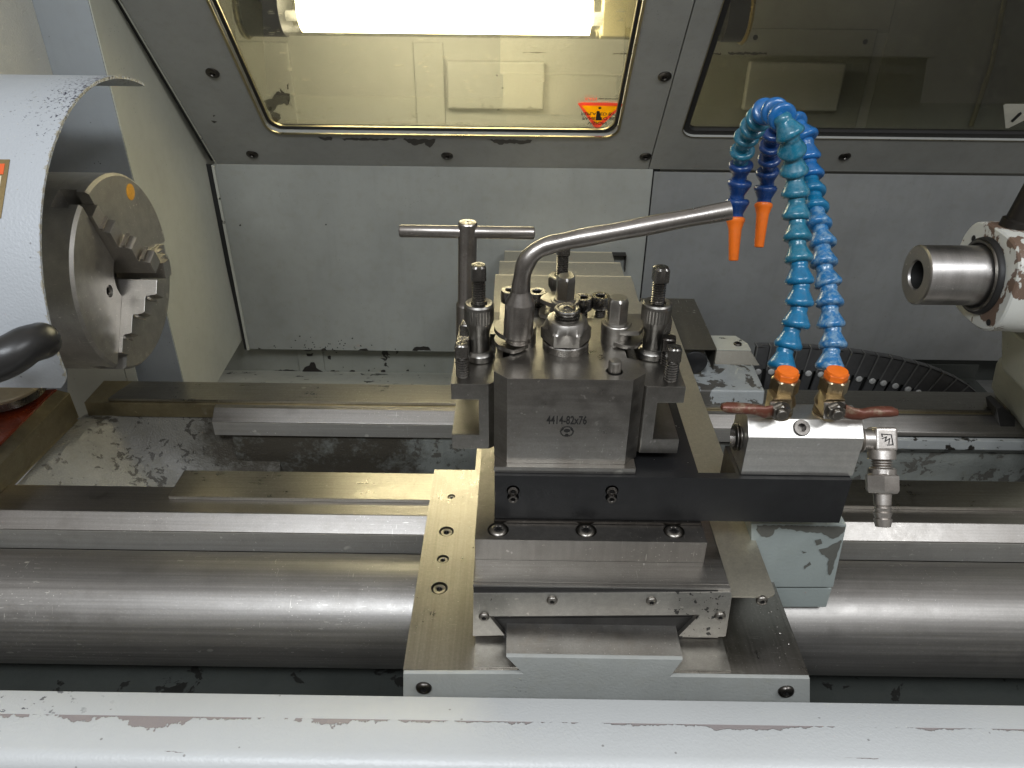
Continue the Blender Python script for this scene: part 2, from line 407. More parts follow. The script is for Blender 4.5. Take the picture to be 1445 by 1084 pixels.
# glass: thin sheet that lets the lamp through
def glass(name, tint, fac, film=.5):
    s = NT(name)
    tr = s.n.new('ShaderNodeBsdfTransparent'); gl = s.n.new('ShaderNodeBsdfGlossy'); mx = s.n.new('ShaderNodeMixShader'); fr = s.n.new('ShaderNodeFresnel')
    fr.inputs[0].default_value = 1.45; tr.inputs[0].default_value = (*tint, 1); gl.inputs['Roughness'].default_value = .03
    sc1 = s.noise(1, 2, .5, s.map((40,700,60), (.0,.2,.9))); sc2 = s.voro(160)
    df = s.n.new('ShaderNodeBsdfDiffuse'); df.inputs[0].default_value = (.8,.78,.6,1)
    mk = s.ma('MAXIMUM', s.mr(sc1, .70, .73), s.ma('MULTIPLY', s.mr(sc2, .10, .05), s.mr(s.noise(14), .42, .6)))
    m2 = s.n.new('ShaderNodeMixShader')
    s.l.new(s.ma('MULTIPLY', fr.outputs[0], fac), mx.inputs[0]); s.l.new(tr.outputs[0], mx.inputs[1]); s.l.new(gl.outputs[0], mx.inputs[2])
    s.l.new(s.ma('MULTIPLY', mk, film), m2.inputs[0]); s.l.new(mx.outputs[0], m2.inputs[1]); s.l.new(df.outputs[0], m2.inputs[2])
    s.l.new(m2.outputs[0], s.out.inputs[0]); s.n.remove(s.b); return s.m
M['glass'] = glass('window_glass', (.95,.95,.90), .5)
M['glassd'] = glass('dim_window_glass', (.86,.86,.82), .3, .12)
M['tubeglass'] = glass('lamp_tube_glass', (.95,.94,.86), .8)
s_ = NT('fluorescent_tube_light'); s_.set(Base_Color=(1,1,1), Emission_Color=(1,.90,.69), Emission_Strength=9.5); M['lamp'] = s_.m

# tray paint: worn along its ridge and edge
TR_Y = .3615
s = NT('tray_front_paint')
x, y, z = s.xyz()
big = s.noise(9, 5, .6); pe = s.noise(420, 2)
c = s.mix(s.ma('MULTIPLY', s.mr(big, .45, .75), .2), (.53,.545,.545), (.42,.42,.40))
n1 = s.noise(9, 7, .62, s.map((1, .35, .35))); n2 = s.noise(120, 4, .6)
lim = s.ma('ADD', s.mr(n1, .44, .80, -.0008, .024), s.mr(n2, .25, .75, -.0045, .0045))
dy = s.ma('SUBTRACT', 0.0, y)       # distance toward the viewer from the ridge (object origin sits on the ridge)
k = s.ma('MULTIPLY', s.mr(s.ma('SUBTRACT', lim, dy), 0, .0004), s.mr(dy, 0, .0003))
right = s.mr(x, -.14, -.02, 1, .42); lim2 = s.ma('MULTIPLY', lim, right)
k = s.ma('MULTIPLY', s.mr(s.ma('SUBTRACT', lim2, dy), 0, .0004), s.mr(dy, 0, .0003))
v = s.voro(110); q = s.noise(18, 4)
# dark peeled flecks to the left of the sloping inner strip
fl = s.ma('MULTIPLY', s.mr(s.noise(95, 5, .6), .615, .63), s.mr(x, -.30, -.38)); fl = s.ma('MULTIPLY', fl, s.mr(dy, .012, .0))
sp = s.ma('MULTIPLY', s.mr(s.voro(48), .055, .04), .6)
ed = s.ma('MULTIPLY', s.mr(s.noise(1, 5, .6, s.map((22, 160, 160))), .60, .62), s.mr(s.ma('ABSOLUTE', s.ma('SUBTRACT', dy, .0285)), .0022, .0016))
c = s.mix(k, c, (.30,.265,.26)); c = s.mix(fl, c, (.03,.028,.045)); c = s.mix(sp, c, (.12,.11,.10)); c = s.mix(ed, c, (.10,.055,.045))
nb = s.bump(pe, .35, .0008); nb = s.bump(s.ma('SUBTRACT', 1, k), .8, .0008, nb)
s.set(Base_Color=c, Roughness=.36, Normal=nb); M['tray'] = s.m

# ------------------------------------------------------------------ bed
bed = thing('lathe_bed', 'long ground steel bed ways over a grey painted casting under the carriage', 'lathe bed', (0,.8,-.15))
XL, XR = -.80, .85
xg = P(238, 705, h=.573).x
part('front_way', xprism([(.707,.5775),(.662,.5775),(.645,.5905),(.645,.6186),(.668,.632),(.668,.70),(.707,.70)], XL, XR), M['way'], bed, .0008)
part('front_way_face', xprism([(.6440,.5915),(.6449,.5915),(.6449,.6180),(.6440,.6180)], XL, XR), M['wayface'], bed)
pl = P(255, 672, h=.573); pf = P(232, 709, h=.573)
part('front_flat', prism([V((pf.x,.684,H(.5774))), V((XR,.684,H(.5774))), V((XR,.733,H(.5774))), V((pl.x,.733,H(.5774)))], (0,0,.0044)), M['waytop'], bed, .0006)
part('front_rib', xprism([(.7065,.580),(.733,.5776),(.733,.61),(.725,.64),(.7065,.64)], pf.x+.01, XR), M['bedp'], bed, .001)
xr0 = P(300, 600, y=.862).x
part('rear_way', xprism([(.886,.5775),(.878,.5775),(.862,.590),(.862,.612),(.880,.615),(.886,.615)], xr0, .30), M['way'], bed, .0007)
part('rear_way_face', xprism([(.8610,.5912),(.8619,.5912),(.8619,.6115),(.8610,.6115)], xr0+.0008, .30), M['wayface'], bed)
part('rear_way_right', xprism([(.886,.5775),(.882,.5775),(.862,.592),(.860,.597),(.886,.60)], .30, XR), M['way'], bed, .0007)['label'] = 'darker rear way right of the carriage'
pa = P(145, 571, h=.5735); pb = P(180, 547, h=.5735)
part('rear_flat', prism([V((pa.x,.890,H(.5774))), V((XR,.890,H(.5774))), V((XR,.937,H(.5774))), V((pb.x,.937,H(.5774)))], (0,0,.0044)), M['waytop'], bed, .0006)
xa = P(108, 580, h=.578).x
part('rear_ledge', xprism([(.8862,.5778),(.945,.5778),(.945,.62),(.8862,.60)], xa, XR), M['gold'], bed, .001)
# rear inner wall with a rolled rib, painted
rw = xprism([(.868,.6005),(.8855,.6005),(.92,.70),(.90,.78),(.874,.74),(.876,.69),(.868,.655),(.868,.64)], xr0+.02, XR)
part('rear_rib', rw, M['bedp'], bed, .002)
part('right_rib', xprism([(.852,.5985),(.8602,.5985),(.8675,.62),(.8675,.63),(.852,.613)], .30, XR), M['bedr'], bed, .0015)
# floor of the gap and its cast end, a swept ramp
bm = bmesh.new(); nx, ny = 40, 30; gv = []
ex0 = P(70, 585, h=.60).x; ex1 = xr0+.08
for i in range(nx+1):
    row = []
    for j in range(ny+1):
        u = i/nx; w = j/ny
        xx = -.60 + (ex1+.60)*u; yy = .700 + .19*w
        edge = -.60 + .04*w                                    # foot of the end wall
        t = max(0, min(1, (xx-edge)/.20)); t2 = 1-(1-t)**2
        hh = .592 + .12*t2 + .012*math.sin(xx*60+yy*40)*t*(1-t)
        wv = max(0, min(1, (w-.55)/.45)); hh = hh*(1-wv**3) + .600*wv**3
        row.append(bm.verts.new((xx, yy, H(hh))))
    gv.append(row)
for i in range(nx):
    for j in range(ny): bm.faces.new((gv[i][j], gv[i+1][j], gv[i+1][j+1], gv[i][j+1]))
ramp = bmesh.ops.extrude_face_region(bm, geom=bm.faces[:])
bmesh.ops.translate(bm, verts=[v for v in ramp['geom'] if isinstance(v, bmesh.types.BMVert)], vec=(0,0,-.03))
part('gap_casting', bm, grime_and_shade(paint('gap_casting_paint', (.22,.215,.19), .38, 1, (.07,.065,.055), .9, 1., .5, 75, thr=.625), -.42, -.2), bed)
part('gap_floor', xprism([(.70,.735),(.90,.735),(.90,.75),(.70,.75)], -.5, XR), M['sump'], bed)
# headstock-end machined step
A0, A1 = P(-40, 665, h=.535), P(76, 549, h=.535)
B0, B1 = P(-40, 705, h=.572), P(90, 584, h=.572)
C0, C1 = P(22, 694, h=.60), P(82, 630, h=.60)
def strip(a0, a1, b1, b0, th, name, m):
    n = (a1-a0).cross(b0-a0).normalized(); n = n if n.z < 0 else -n
    return part(name, prism([a0, a1, b1, b0], n*th), m, bed, .0012)
strip(A0, A1, B1, B0, .02, 'end_step', M['gold'])
B0b, B1b = P(-42, 707, h=.5721), P(91, 586, h=.5721)
C0b = P(-40, 742, h=.585)
strip(B0b, B1b, P(112, 592, h=.592), P(-10, 716, h=.592), .02, 'end_step', M['gold'])

# ------------------------------------------------------------------ leadscrew cover
cv = lathe([(0,.0582),(XR-XL,.0582)], (XL,.571,H(.630)), (1,0,0), 96)
tag(part('leadscrew_cover', cv, M['cover'], loc=(0,.571,H(.688))), 'long round brushed steel cover tube in front of the bed ways, passing under the saddle', 'cover tube')

# ------------------------------------------------------------------ sump and front tray
tag(part('sump_tray', xprism([(.37,.66),(.40,.70),(.62,.715),(.645,.66),(.648,.66),(.625,.722),(.395,.706),(.365,.66)], XL, XR), M['sump'], loc=(0,.5,H(.72))), 'dark painted drip tray in the gap behind the front rail', 'drip tray')
p = [(.3905,.5275),(.3615,.5155),(.334,.5135),(.329,.5145),(.3245,.5175),(.322,.522),(.3205,.53),(.315,.60),(.318,.60),(.3235,.532),(.3255,.5235),(.3285,.5195),(.334,.518),(.3605,.5195),(.387,.531),(.387,.70),(.3905,.70)]
tag(part('front_rail', xprism(p, XL, XR), M['tray'], bev=.0006, loc=(0,TR_Y,H(.5155))), 'pale painted sheet metal rail with peeling edge along the bottom of the photo', 'rail')

# ------------------------------------------------------------------ saddle
sad = thing('saddle', 'steel lathe saddle with grey painted front and dovetail across the bed', 'saddle', (0,.55,H(.58)))
sl, sr = P(568, 949, h=.539), P(1143, 956, h=.539)
Ys = .4245
SX0, SX1 = sl.x, sr.x
slx = P(672, 680, h=.4755).x
holes = [(637,701,.0042),(630,750,.0075),(625,789,.0058),(620,830,.0078)]
bm = box((SX0, Ys, H(.5735)), (SX1, .697, H(.539)))
cs = []; pos = []
for (hx, hy, hr) in holes:
    q = P(hx, hy, h=.539); pos.append((q, hr)); cs.append(lathe([(-.012, hr),(.002, hr)], q, UP, 32))
bm = cut(bm, cs)
part('body', bm, M['saddle'], sad, .0012)
for q, hr in pos:
    cap_screw(sad, q-V((0,0,.0068)), UP, hr*.80, .0055, M['screw'], rot=random.random())
part('rear_body', box((-.045,.6975,H(.60)), (.19,1.0,H(.5405))), M['saddle'], sad, .001)
# painted front with the dovetail outline
def FQ(px, py, y=Ys): return P(px, py, y=y-.004)
pts = [(569,951),(738,951),(714,927),(964,931),(946,955),(1143,958),(1143,1012),(569,1004)]
bm = prism([FQ(*q) for q in pts], (0,.0038,0))
part('front_panel', bm, M['apron'], sad, .0007)
dv = [P(x_, y_, y=Ys) for x_, y_ in ((738,950),(714,925.5),(964,929.5),(946,954))]
dv[0].z = dv[3].z = H(.5388); dv[1].z = dv[2].z
part('dovetail', prism([dv[0], dv[3], dv[2], dv[1]], (0,.25,0)), steel('dovetail_steel', (.40,.385,.36), .42, (60,60,60), .4, (.25,.17,.08), fine=500, bst=.2), sad, .0006)
for x0, x1, q in ((668,733,0),(950,1032,1)):
    a = P(x0, 944, h=.5375); b = P(x1, 948, h=.5375)
    part('way_strip', box((a.x,.4275,H(.5389)), (b.x,.56,H(.5372))), M['stripst'], sad, .0003)
for (bx, by) in ((598,970),(1109,975)):
    button_screw(sad, P(bx, by, y=Ys-.0042), (0,-1,0), .0068, M['dkscrew'])
# painted rear wing of the saddle (right, behind the manifold)
w = [(.895,.5765),(.90,.553),(.958,.549),(1.05,.552),(1.05,.5765)]
part('rear_wing', xprism(w, P(975,560,y=.90).x, P(1078,560,y=.90).x), M['rear'], sad, .003, 3)

# bracket right of the saddle, with painted front and step
bk = thing('carriage_bracket', 'grey green painted bracket with peeled corner, below the black bar at its right end', 'bracket', P(1125,855,y=.53))
a = P(1064,745,y=.53); b = P(1194,742,y=.53); c = P(1176,830,y=.53); d_ = P(1060,832,y=.53)
part('body', prism([P(1060,739,y=.53), P(1195,741,y=.53), P(1176,829,y=.53), P(1060,829,y=.53)], (0,.10,0)), M['brkt'], bk, .0012)
part('lower_lip', prism([P(1062,831,y=.533), P(1174,831,y=.533), P(1166,857,y=.533), P(1064,857,y=.533)], (0,.02,0)), M['brkt'], bk, .001)

# ------------------------------------------------------------------ cross slide
cs_ = thing('cross_slide', 'ground steel cross slide with dark spotted front plate, sitting on the saddle', 'cross slide', (.08,.6,H(.538)))
CX0 = P(667,826,y=.4565).x; CX1 = P(1032,828,y=.4565).x
part('body', box((CX0,.4600,H(.5365)), (CX1,.97,H(.4722))), M['slide'], cs_, .0015)
part('top_lip', box((CX0,.4565,H(.4746)), (CX1,.4599,H(.4723))), M['slide'], cs_, .0004)
part('wiper', box((CX0+.0006,.4556,H(.4850)), (CX1-.0006,.4599,H(.4747))), M['ink'], cs_)
def G(px, py): return P(px, py, y=.4545)
g = [(668,838),(1032,836),(1033,842),(1024,899),(957,898),(987,868),(691,870),(713,897),(667,898)]
bm = prism([G(*q) for q in g], (0,.0052,0))
part('front_plate', bm, M['slidepl'], cs_, .0006)
bm = prism([P(q[0],q[1],y=.4602) for q in ((693,871),(985,869),(960,900),(712,900))], (0,-.0015,0))
part('inner_seal', bm, M['ink'], cs_)
for (bx, by) in ((779,847),(919,848),(683,870),(1016,869)):
    button_screw(cs_, G(bx,by)-V((0,.0003,0)), (0,-1,0), .0046, M['screw'])
# side cover sheet
q0 = P(1096,843,h=.487); qc_ = q0; q1 = P(1038,841,h=.487)
r_ = .007; pts = [V((CX1+.0006, q0.y, H(.488))), V((q0.x-r_, q0.y, H(.488)))]
pts += [V((q0.x-r_+r_*math.sin(t), q0.y+r_-r_*math.cos(t), H(.488))) for t in (PI/8,PI/4,3*PI/8)]
pts += [V((q0.x, q0.y+r_, H(.488))), V((q0.x, 1.04, H(.488))), V((CX1+.0006, 1.04, H(.488)))]
sc = part('side_cover', prism(pts, (0,0,.0016)), M['sheet'], loc=(q0.x,.7,H(.488)))
tag(sc, 'thin steel side cover sheet with rounded corner along the right of the cross slide', 'cover sheet')
part('side_flange', box((CX1+.0008,.475,H(.5235)),(CX1+.0022,1.03,H(.4882))), M['sheet'], sc)
button_screw(sc, P(1075,847,y=.462), (0,-1,0), .005, M['screw'])

# ------------------------------------------------------------------ compound block
cb = thing('riser_block', 'steel riser block with three round head screws, between black bar and cross slide', 'riser block', (.1,.53,H(.4755)))
BX0 = P(670,764,y=.4857).x; BX1 = P(998,766,y=.4857).x
sc3 = [P(*q, h=.449) for q in ((703,747.5),(827,748.5),(951,749.5))]
bm = cut(box((BX0,.4857,H(.4720)), (BX1,.64,H(.449))), [lathe([(-.006,.0092),(.002,.0092)], q, UP, 36) for q in sc3])
part('body', bm, M['riser'], cb, .0014)
for q in sc3: button_screw(cb, q-V((0,0,.0028)), UP, .0082, M['screw'], tor=True)

# ------------------------------------------------------------------ black plate with arm
bp = thing('mounting_plate', 'long black steel bar with two sunk socket screws under the tool post', 'mounting bar', (.12,.55,H(.446)))
PX0 = P(698,672,y=.509).x; PX1 = P(1203,676,y=.509).x; PXm = P(981,655,y=.53).x; PXa = P(1040,667,y=.514).x
pts = [V((PX0,.509,H(.4455))), V((PX1,.509,H(.4455))), V((PX1,.556,H(.4455))), V((PXa,.556,H(.4455))), V((PXa,.5165,H(.4455))), V((PXm,.5165,H(.4455))), V((PXm,.66,H(.4455))), V((PX0,.66,H(.4455)))]
sp2 = [P(724,697,y=.509), P(863,697,y=.509)]
bm = cut(prism(pts, (0,0,.0465)), [lathe([(-.002,.0056),(.012,.0056)], q+V((0,0,.0035)), (0,1,0), 32) for q in sp2] + [lathe([(-.002,.0050),(.012,.0050)], q-V((0,0,.0035)), (0,1,0), 32) for q in sp2])
part('plate', bm, M['alublack'], bp, .0012)
for q in sp2:
    cap_screw(bp, q+V((0,.003,.0032)), (0,-1,0), .0046, .0045, M['dkscrew'])
    cap_screw(bp, q+V((0,.002,-.0032)), (0,-1,0), .0040, .0062, M['dkscrew'])
part('shim', box((PX0-.0005,.5065,H(.4486)),(P(990,732,y=.507).x,.64,H(.4458))), M['dkscrew'], bp, .0003)
part('rear_block', box((CX0+.03,.663,H(.4753)),(CX1-.03,.70,H(.43))), M['alublack'], bp, .001)
# ------------------------------------------------------------------ tool post
TP = P(803, 487, h=.31); TP.y = .572; TP.x = P(798, 492, h=.31).x
cx, cy = TP.x, TP.y
TZ = H(.31); TB = H(.3925)
tp = thing('tool_post', 'square steel quick change tool post, engraved 4414-82x76, in the middle of the photo', 'tool post', (cx,cy,H(.3985)))
fl = P(716, 535, y=.518).x; fr = P(894, 536, y=.518).x
hw = .0605; ch = .011
xl, xr = fl-ch, fr+ch
yb = .626; yf = .518
oct_ = [(fl,yf),(fr,yf),(xr,yf+ch),(xr,yf+.030),(xr-.012,yf+.036),(xr-.012,yb-.030),(xr,yb-.024),(xr,yb-ch),(fr,yb),(fl,yb),(xl,yb-ch),(xl,yb-.024),(xl+.012,yb-.030),(xl+.012,yf+.036),(xl,yf+.030),(xl,yf+ch)]
bm = prism([V((x_, y_, TB)) for x_, y_ in oct_], (0,0,TZ-TB))
camL = P(735, 484, h=.31); camR = P(868, 480, h=.31); camB = P(796, 447, h=.31)
pin = P(867, 524, h=.31)
bm = cut(bm, [lathe([(-.012,.0165),(.003,.0165)], camL+V((-.014,-.004,0)), UP, 40), lathe([(-.012,.0165),(.003,.0165)], camR+V((.014,-.002,0)), UP, 40), lathe([(-.010,.0068),(.003,.0068)], pin, UP, 32)])
body = part('body', bm, M['post'], tp, .0011)
part('base_flange', prism([V((x_, y_, H(.3988))) for x_, y_ in ((P(697,664,y=.5125).x,.5125),(P(897,664,y=.5125).x,.5125),(P(897,664,y=.5125).x,.632),(P(697,664,y=.5125).x,.632))], (0,0,.0062)), M['post'], tp, .0005)
Mt = Matrix.Translation(P(799.5, 598.5, y=yf-.0001)) @ Matrix.Rotation(PI/2, 4, 'X')
text(tp, '4414-82x76', Mt, .0113, M['ink'], 'engraved_number', .60, bold=.00022)
gc = P(800, 609, y=yf-.0001)
bm = bmesh.new()
def gpt(r, t, dx=0, dz=0): return V((gc.x+dx+r*math.cos(t), gc.y, gc.z+dz+r*math.sin(t)*.93))
N = 22; outer = []; 
for i in range(N*4):
    t = 2*PI*i/(N*4); outer.append(gpt(.0060 if i % 4 in (0,1) else .0052, t))
inner = []
for i in range(N*4):
    t = 2*PI*i/(N*4); c_ = abs(math.sin(t)); rr = .0046 - (.0010*max(0, -math.cos(3*(t-PI/2)))) ; inner.append(gpt(rr, t, 0, 0))
loft([[p+V((0,-.00008,0)) for p in outer], [p+V((0,-.00008,0)) for p in inner], inner, outer, [p+V((0,-.00008,0)) for p in outer]], bm, False, False)
loft([[gpt(.0027, 2*PI*i/20, 0, .0008*(1)) for i in range(20)], [gpt(.0027, 2*PI*i/20, 0, .0008)+V((0,-.00008,0)) for i in range(20)]], bm)
for v in bm.verts:
    if (v.co-gc).length < .0037 and v.co.z > -9: v.co.z = gc.z + (v.co.z-gc.z)*.72 + .0002
part('engraved_emblem', bm, M['ink'], tp)
# centre nut, washer and stud
part('washer', lathe([(0,.0194),(.0062,.0196),(.0070,.0188),(.0070,.012)], (cx,cy,TZ+.0001), UP, 64), M['clamp'], tp, sharp=30)
part('nut', lathe([(.0070,.0176,'h'),(.0082,.0200,'h'),(.0185,.0202,'h'),(.0200,.0186),(.0245,.0172),(.0268,.0158),(.0275,.0140),(.0275,.011)], (cx,cy,TZ), UP, 72, rot=.50), M['post'], tp, sharp=28)
q = [(.020,.0105)] + threads(.0265,.0315,.0108,.0017) + [(.0320,.0098),(.0335,.0108),(.0352,.0108),(.0362,.0098),(.0362,.0080),(.0356,.0072),(.0360,.0064),(.0360,.0032),(.0345,.0028),(.0335,.001)]
part('stud', lathe(q, (cx,cy,TZ), UP, 48), M['clamp'], tp, sharp=30)
def cam(o, rot, hexh, side, span=1.55*PI, sg=1):
    """clamping cam: hub, two hooked flanges, hexagon"""
    o = V((o.x, o.y, TZ+.0001))
    c = part('cam', lathe([(0,.0128),(.0165,.0128),(.0172,.0122),(.0172,.0100),(.0176,.0098),(.0186,.0094),(.0186,.0075)], o, UP, 48), M['post'], tp, sharp=30)
    def lobe(z0, z1, r0, r1, xt=0):
        pts = []
        for i in range(40):
            t = i/39; a = rot + sg*t*(span+xt)
            pts.append(o + V((math.cos(a)*(r1*math.sin(min(1, t*1.5)*PI/2)+r0*(1-math.sin(min(1, t*1.5)*PI/2))), math.sin(a)*(r1*math.sin(min(1, t*1.5)*PI/2)+r0*(1-math.sin(min(1, t*1.5)*PI/2))), z0)))
        # concave hook back to the hub
        a1 = rot+sg*(span+xt); e = pts[-1]
        if False: pass
        for k in (.25,.5,.75,1.0):
            a = a1 + sg*k*.30*PI; r = r1 + (r0*.98-r1)*math.sin(k*PI/2); pts.append(o+V((math.cos(a)*r, math.sin(a)*r, z0)))
        return prism(pts, (0,0,z1-z0))
    part('cam_flange', lobe(.0118,.0160,.0125,.0225), M['post'], c, .0005)
    part('cam_flange', lobe(.0010,.0048,.0125,.0228, .35), M['post'], c, .0005)
    if hexh: part('cam_hexagon', lathe([(.0180,.0085,'h'),(.0180+hexh*.9,.0085,'h'),(.018+hexh,.0070),(.018+hexh,.002)], o, UP, 60, rot=.1), M['post'], c, sharp=28)
    return c
cam(camL, R(70), .008, -1, R(165), 1); cam(camR, R(110), .022, 1, R(150), -1); cam(camB, R(0), .022, 0, R(170), 1)
part('index_pin', lathe([(-.010,.0052,'k'),(.0085,.0052,'k'),(.0100,.0044),(.0102,.0020),(.0100,.0005)], V((pin.x,pin.y,TZ)), UP, 48), M['post'], tp, sharp=25)

# ------------------------------------------------------------------ tool holders
def square_bolt(parent, o, top, r=.0062, m=None, hd=.0125):
    """square head clamp screw standing in a holder"""
    L = top
    p = [(-.004, r*.8)] + threads(-.003, L-hd, r*.92, .0017) + [(L-hd+.0002, r*.80),(L-hd+.0012, r*1.12, 's'),(L-.0012, r*1.12, 's'),(L-.0002, r*.80),(L, r*.45),(L-.0003,.0008)]
    return part('clamp_screw', lathe(p, o, UP, 64, rot=random.uniform(-.18,.12)), m or M['clamp'], parent, sharp=26)
def height_nut(parent, o, top, rodtop):
    """knurled height adjuster on its threaded rod"""
    p = [(.000,.0112),(.0008,.0122),(.0045,.0122),(.0058,.0108),(.0066,.0086),(.0180,.0086),(.0205,.0092),(.0270,.0120),(.0275,.0124,'k'),(.0360,.0126,'k'),(.0362,.0124),(.0382,.0122),(.0392,.0110),(.0388,.0070),(.0360,.0062)]
    s_ = top/.0392
    part('height_nut', lathe([(q[0]*s_, q[1], *q[2:]) for q in p], o, UP, 72), M['holder'], parent, sharp=26)
    z1 = rodtop-.0135
    rod = [(-.012,.0052)] + threads(-.010, z1, .0056, .0019) + [(z1+.0003,.0048),(z1+.001,.0074,'s'),(rodtop-.0018,.0074,'s'),(rodtop-.0004,.0055),(rodtop,.003),(rodtop-.0004,.0006)]
    part('threaded_rod', lathe(rod, o, UP, 60, rot=.12), M['clamp'], parent, sharp=26)
def zof(px, py, y): return P(px, py, y=y).z
# left holder
HY = .532; HB = .640
lh = thing('tool_holder', 'open steel tool holder on the left side of the tool post', 'tool holder', P(668,632,y=.58), 'tool holders around the tool post')
L = lambda x_, y_: P(x_, y_, y=HY)
zt = L(640,542).z; za = L(640,564).z; zb = L(640,613).z; zz = L(640,633).z
x0 = L(636,545).x; x1 = L(676,590).x; x2 = L(700,560).x; x0b = L(638,625).x
prof = [(x0,zt),(x2-.006,zt),(x2,zt),(x2,zz),(x0b,zz),(x0b,zb),(x1,zb),(x1,za),(x0,za)]
pts = [V((a, HY, b)) for a, b in prof]
bm = prism(pts, (0,HB-HY,0))
# the inner front corner of the holder is chamfered, and it is notched for the cams
bm = cut(bm, [prism([V((x2-.009,HY-.002,zz-.01)), V((x2+.004,HY-.002,zz-.01)), V((x2+.004,HY+.008,zz-.01))], (0,0,.2)), box((P(689,508,h=.575-zt).x, P(689,508,h=.575-zt).y, zt-.02), (x2+.01, .62, zt+.01))])
part('body', bm, M['holder'], lh, .0010)
for (bx, by, ty) in ((653,529,484),(654,508,478),(660,488,455)):
    o = P(bx, by, z=zt); square_bolt(lh, o, P(bx, ty, y=o.y).z - zt)
o = P(677,505,z=zt); height_nut(lh, o, P(677,427,y=o.y).z-zt, P(678,373,y=o.y).z-zt)
# tie between left holder and post: dovetail tongue
part('dovetail', box((x2-.002,HY+.02,zz+.002),(xl+.006,HB-.02,TZ-.016)), M['holder'], lh)
# right holder
HY2 = .529
rh = thing('tool_holder', 'open steel tool holder on the right side of the tool post', 'tool holder', P(930,636,y=.58), 'tool holders around the tool post')
L = lambda x_, y_: P(x_, y_, y=HY2)
zt2 = L(940,546).z; za = L(940,569).z; zb = L(940,620).z; zz = L(940,640).z
x0 = L(967,555).x; x1 = L(925,590).x; x2 = L(905,560).x; x0b = L(958,625).x
pts = [V((a, HY2, b)) for a, b in [(x2,zt2),(x0,zt2),(x0,za),(x1,za),(x1,zb),(x0b,zb),(x0b,zz),(x2,zz)]]
pts = [V((a, HY2, b)) for a, b in [(x2,zt2),(x0,zt2),(x0,za),(x1,za),(x1,zb),(x0b,zb),(x0b,zz),(x2,zz)]]
bm = prism(pts, (0,HB-HY2,0))
bm = cut(bm, [prism([V((x2+.006,HY2-.002,zz-.01)), V((x2-.004,HY2-.002,zz-.01)), V((x2-.004,HY2+.008,zz-.01))], (0,0,.2)), box((x2-.01, P(905,508,z=zt2).y, zt2-.02), (P(913,508,z=zt2).x, .62, zt2+.01))])
part('body', bm, M['holder'], rh, .0010)
for (bx, by, ty) in ((946,535,489),(940,512,475),(935,480,447)):
    o = P(bx, by, z=zt2); square_bolt(rh, o, P(bx, ty, y=o.y).z - zt2, m=M['dkscrew'] if ty == 475 else None)
o = P(919,502,z=zt2); height_nut(rh, o, P(920,426,y=o.y).z-zt2, P(927,376,y=o.y).z-zt2)
part('dovetail', box((xr-.006,HY2+.02,zz+.002),(x2+.002,HB-.02,TZ-.016)), M['holder'], rh)
# rear holder: seen over the post
bh = thing('tool_holder', 'steel tool holder at the back of the tool post with upright socket screws', 'tool holder', (cx,.66,H(.385)), 'tool holders around the tool post')
zr = H(.322)
part('body', box((P(705,445,z=zr).x,.632,H(.385)), (P(880,445,z=zr).x,.682,zr)), M['holder'], bh, .001)
for (bx, ty, yy) in ((720,408,.664),(758,410,.652),(823,418,.652),(848,416,.656)):
    o = P(bx, ty, y=yy); o.z -= .004
    pp = cap_prof(.0088 if bx > 700 else .008, .0118)
    k = [(-.030,.0048)] + threads(-.030,-.0002,.0052,.0015)
    part('clamp_screw', lathe(k+pp, o-V((0,0,.0085)), UP, 60, rot=random.random()), M['clamp'], bh, sharp=28)
o = P(793,385,y=.668); h0 = V((o.x,o.y,zr)); height_nut(bh, h0, P(793,388,y=.668).z-zr, P(794,340,y=.668).z-zr)

# ------------------------------------------------------------------ wrenches
tw = thing('tee_wrench', 'steel T-handle wrench standing upright behind the left tool holder', 'wrench', P(658,470,y=.655))
a = P(660,313,y=.655); b = P(658,500,y=.655); m1 = P(659,428,y=.655)
ax = (a-b).normalized()
ln = (a-b).length; l1 = (m1-b).length
part('shaft', lathe([(0,.0100),(l1-.001,.0100),(l1,.0094),(l1+.002,.0084),(ln-.0015,.0084),(ln-.0003,.0076),(ln,.0055),(ln-.0002,.0015),(ln-.0012,.0003)], b, ax, 40), M['wrench'], tw, sharp=30)
c0 = P(563,326,y=.655); c1 = P(755,329,y=.655); l = (c1-c0).length
part('cross_bar', lathe([(0,.0026),(.0007,.0050),(.0018,.0056),(l-.0018,.0056),(l-.0007,.0050),(l,.0026)], c0, c1-c0, 28), M['wrench'], tw, sharp=30)
lw = thing('lever_wrench', 'bent steel lever wrench with round socket, rising from the tool post to the right', 'wrench', P(732,470,y=.566))
yy = .562
b0 = P(731,474,y=yy); b1 = P(735,408,y=yy); ln = (b1-b0).length
zf = ln/.043
part('socket', lathe([(-.0045,.0100),(-.0042,.0106),(-.0028,.0106),(-.0028,.0098),(0,.0098),(0,.0112),(.0012,.0121),(ln*.72,.0121),(ln*.745,.0118),(ln*.92,.0082),(ln,.0072)], b0, b1-b0, 48), M['wrench'], lw, sharp=32)
pth = [P(734,418,y=yy), P(736,396,y=yy), P(741,374,y=yy), P(752,358,y=yy+.001), P(772,347,y=yy+.003), P(810,338,y=yy+.004), P(870,327,y=yy+.005), P(950,312,y=yy+.006), P(1031,297,y=yy+.007)]
pth = smooth_path(pth, 5); n = len(pth)
part('lever', tube(pth, [.0072 + .0004*math.sin(i*.7) if i < n*.4 else .0070+.0003*math.sin(i) for i in range(n)], 24), M['wrench'], lw)

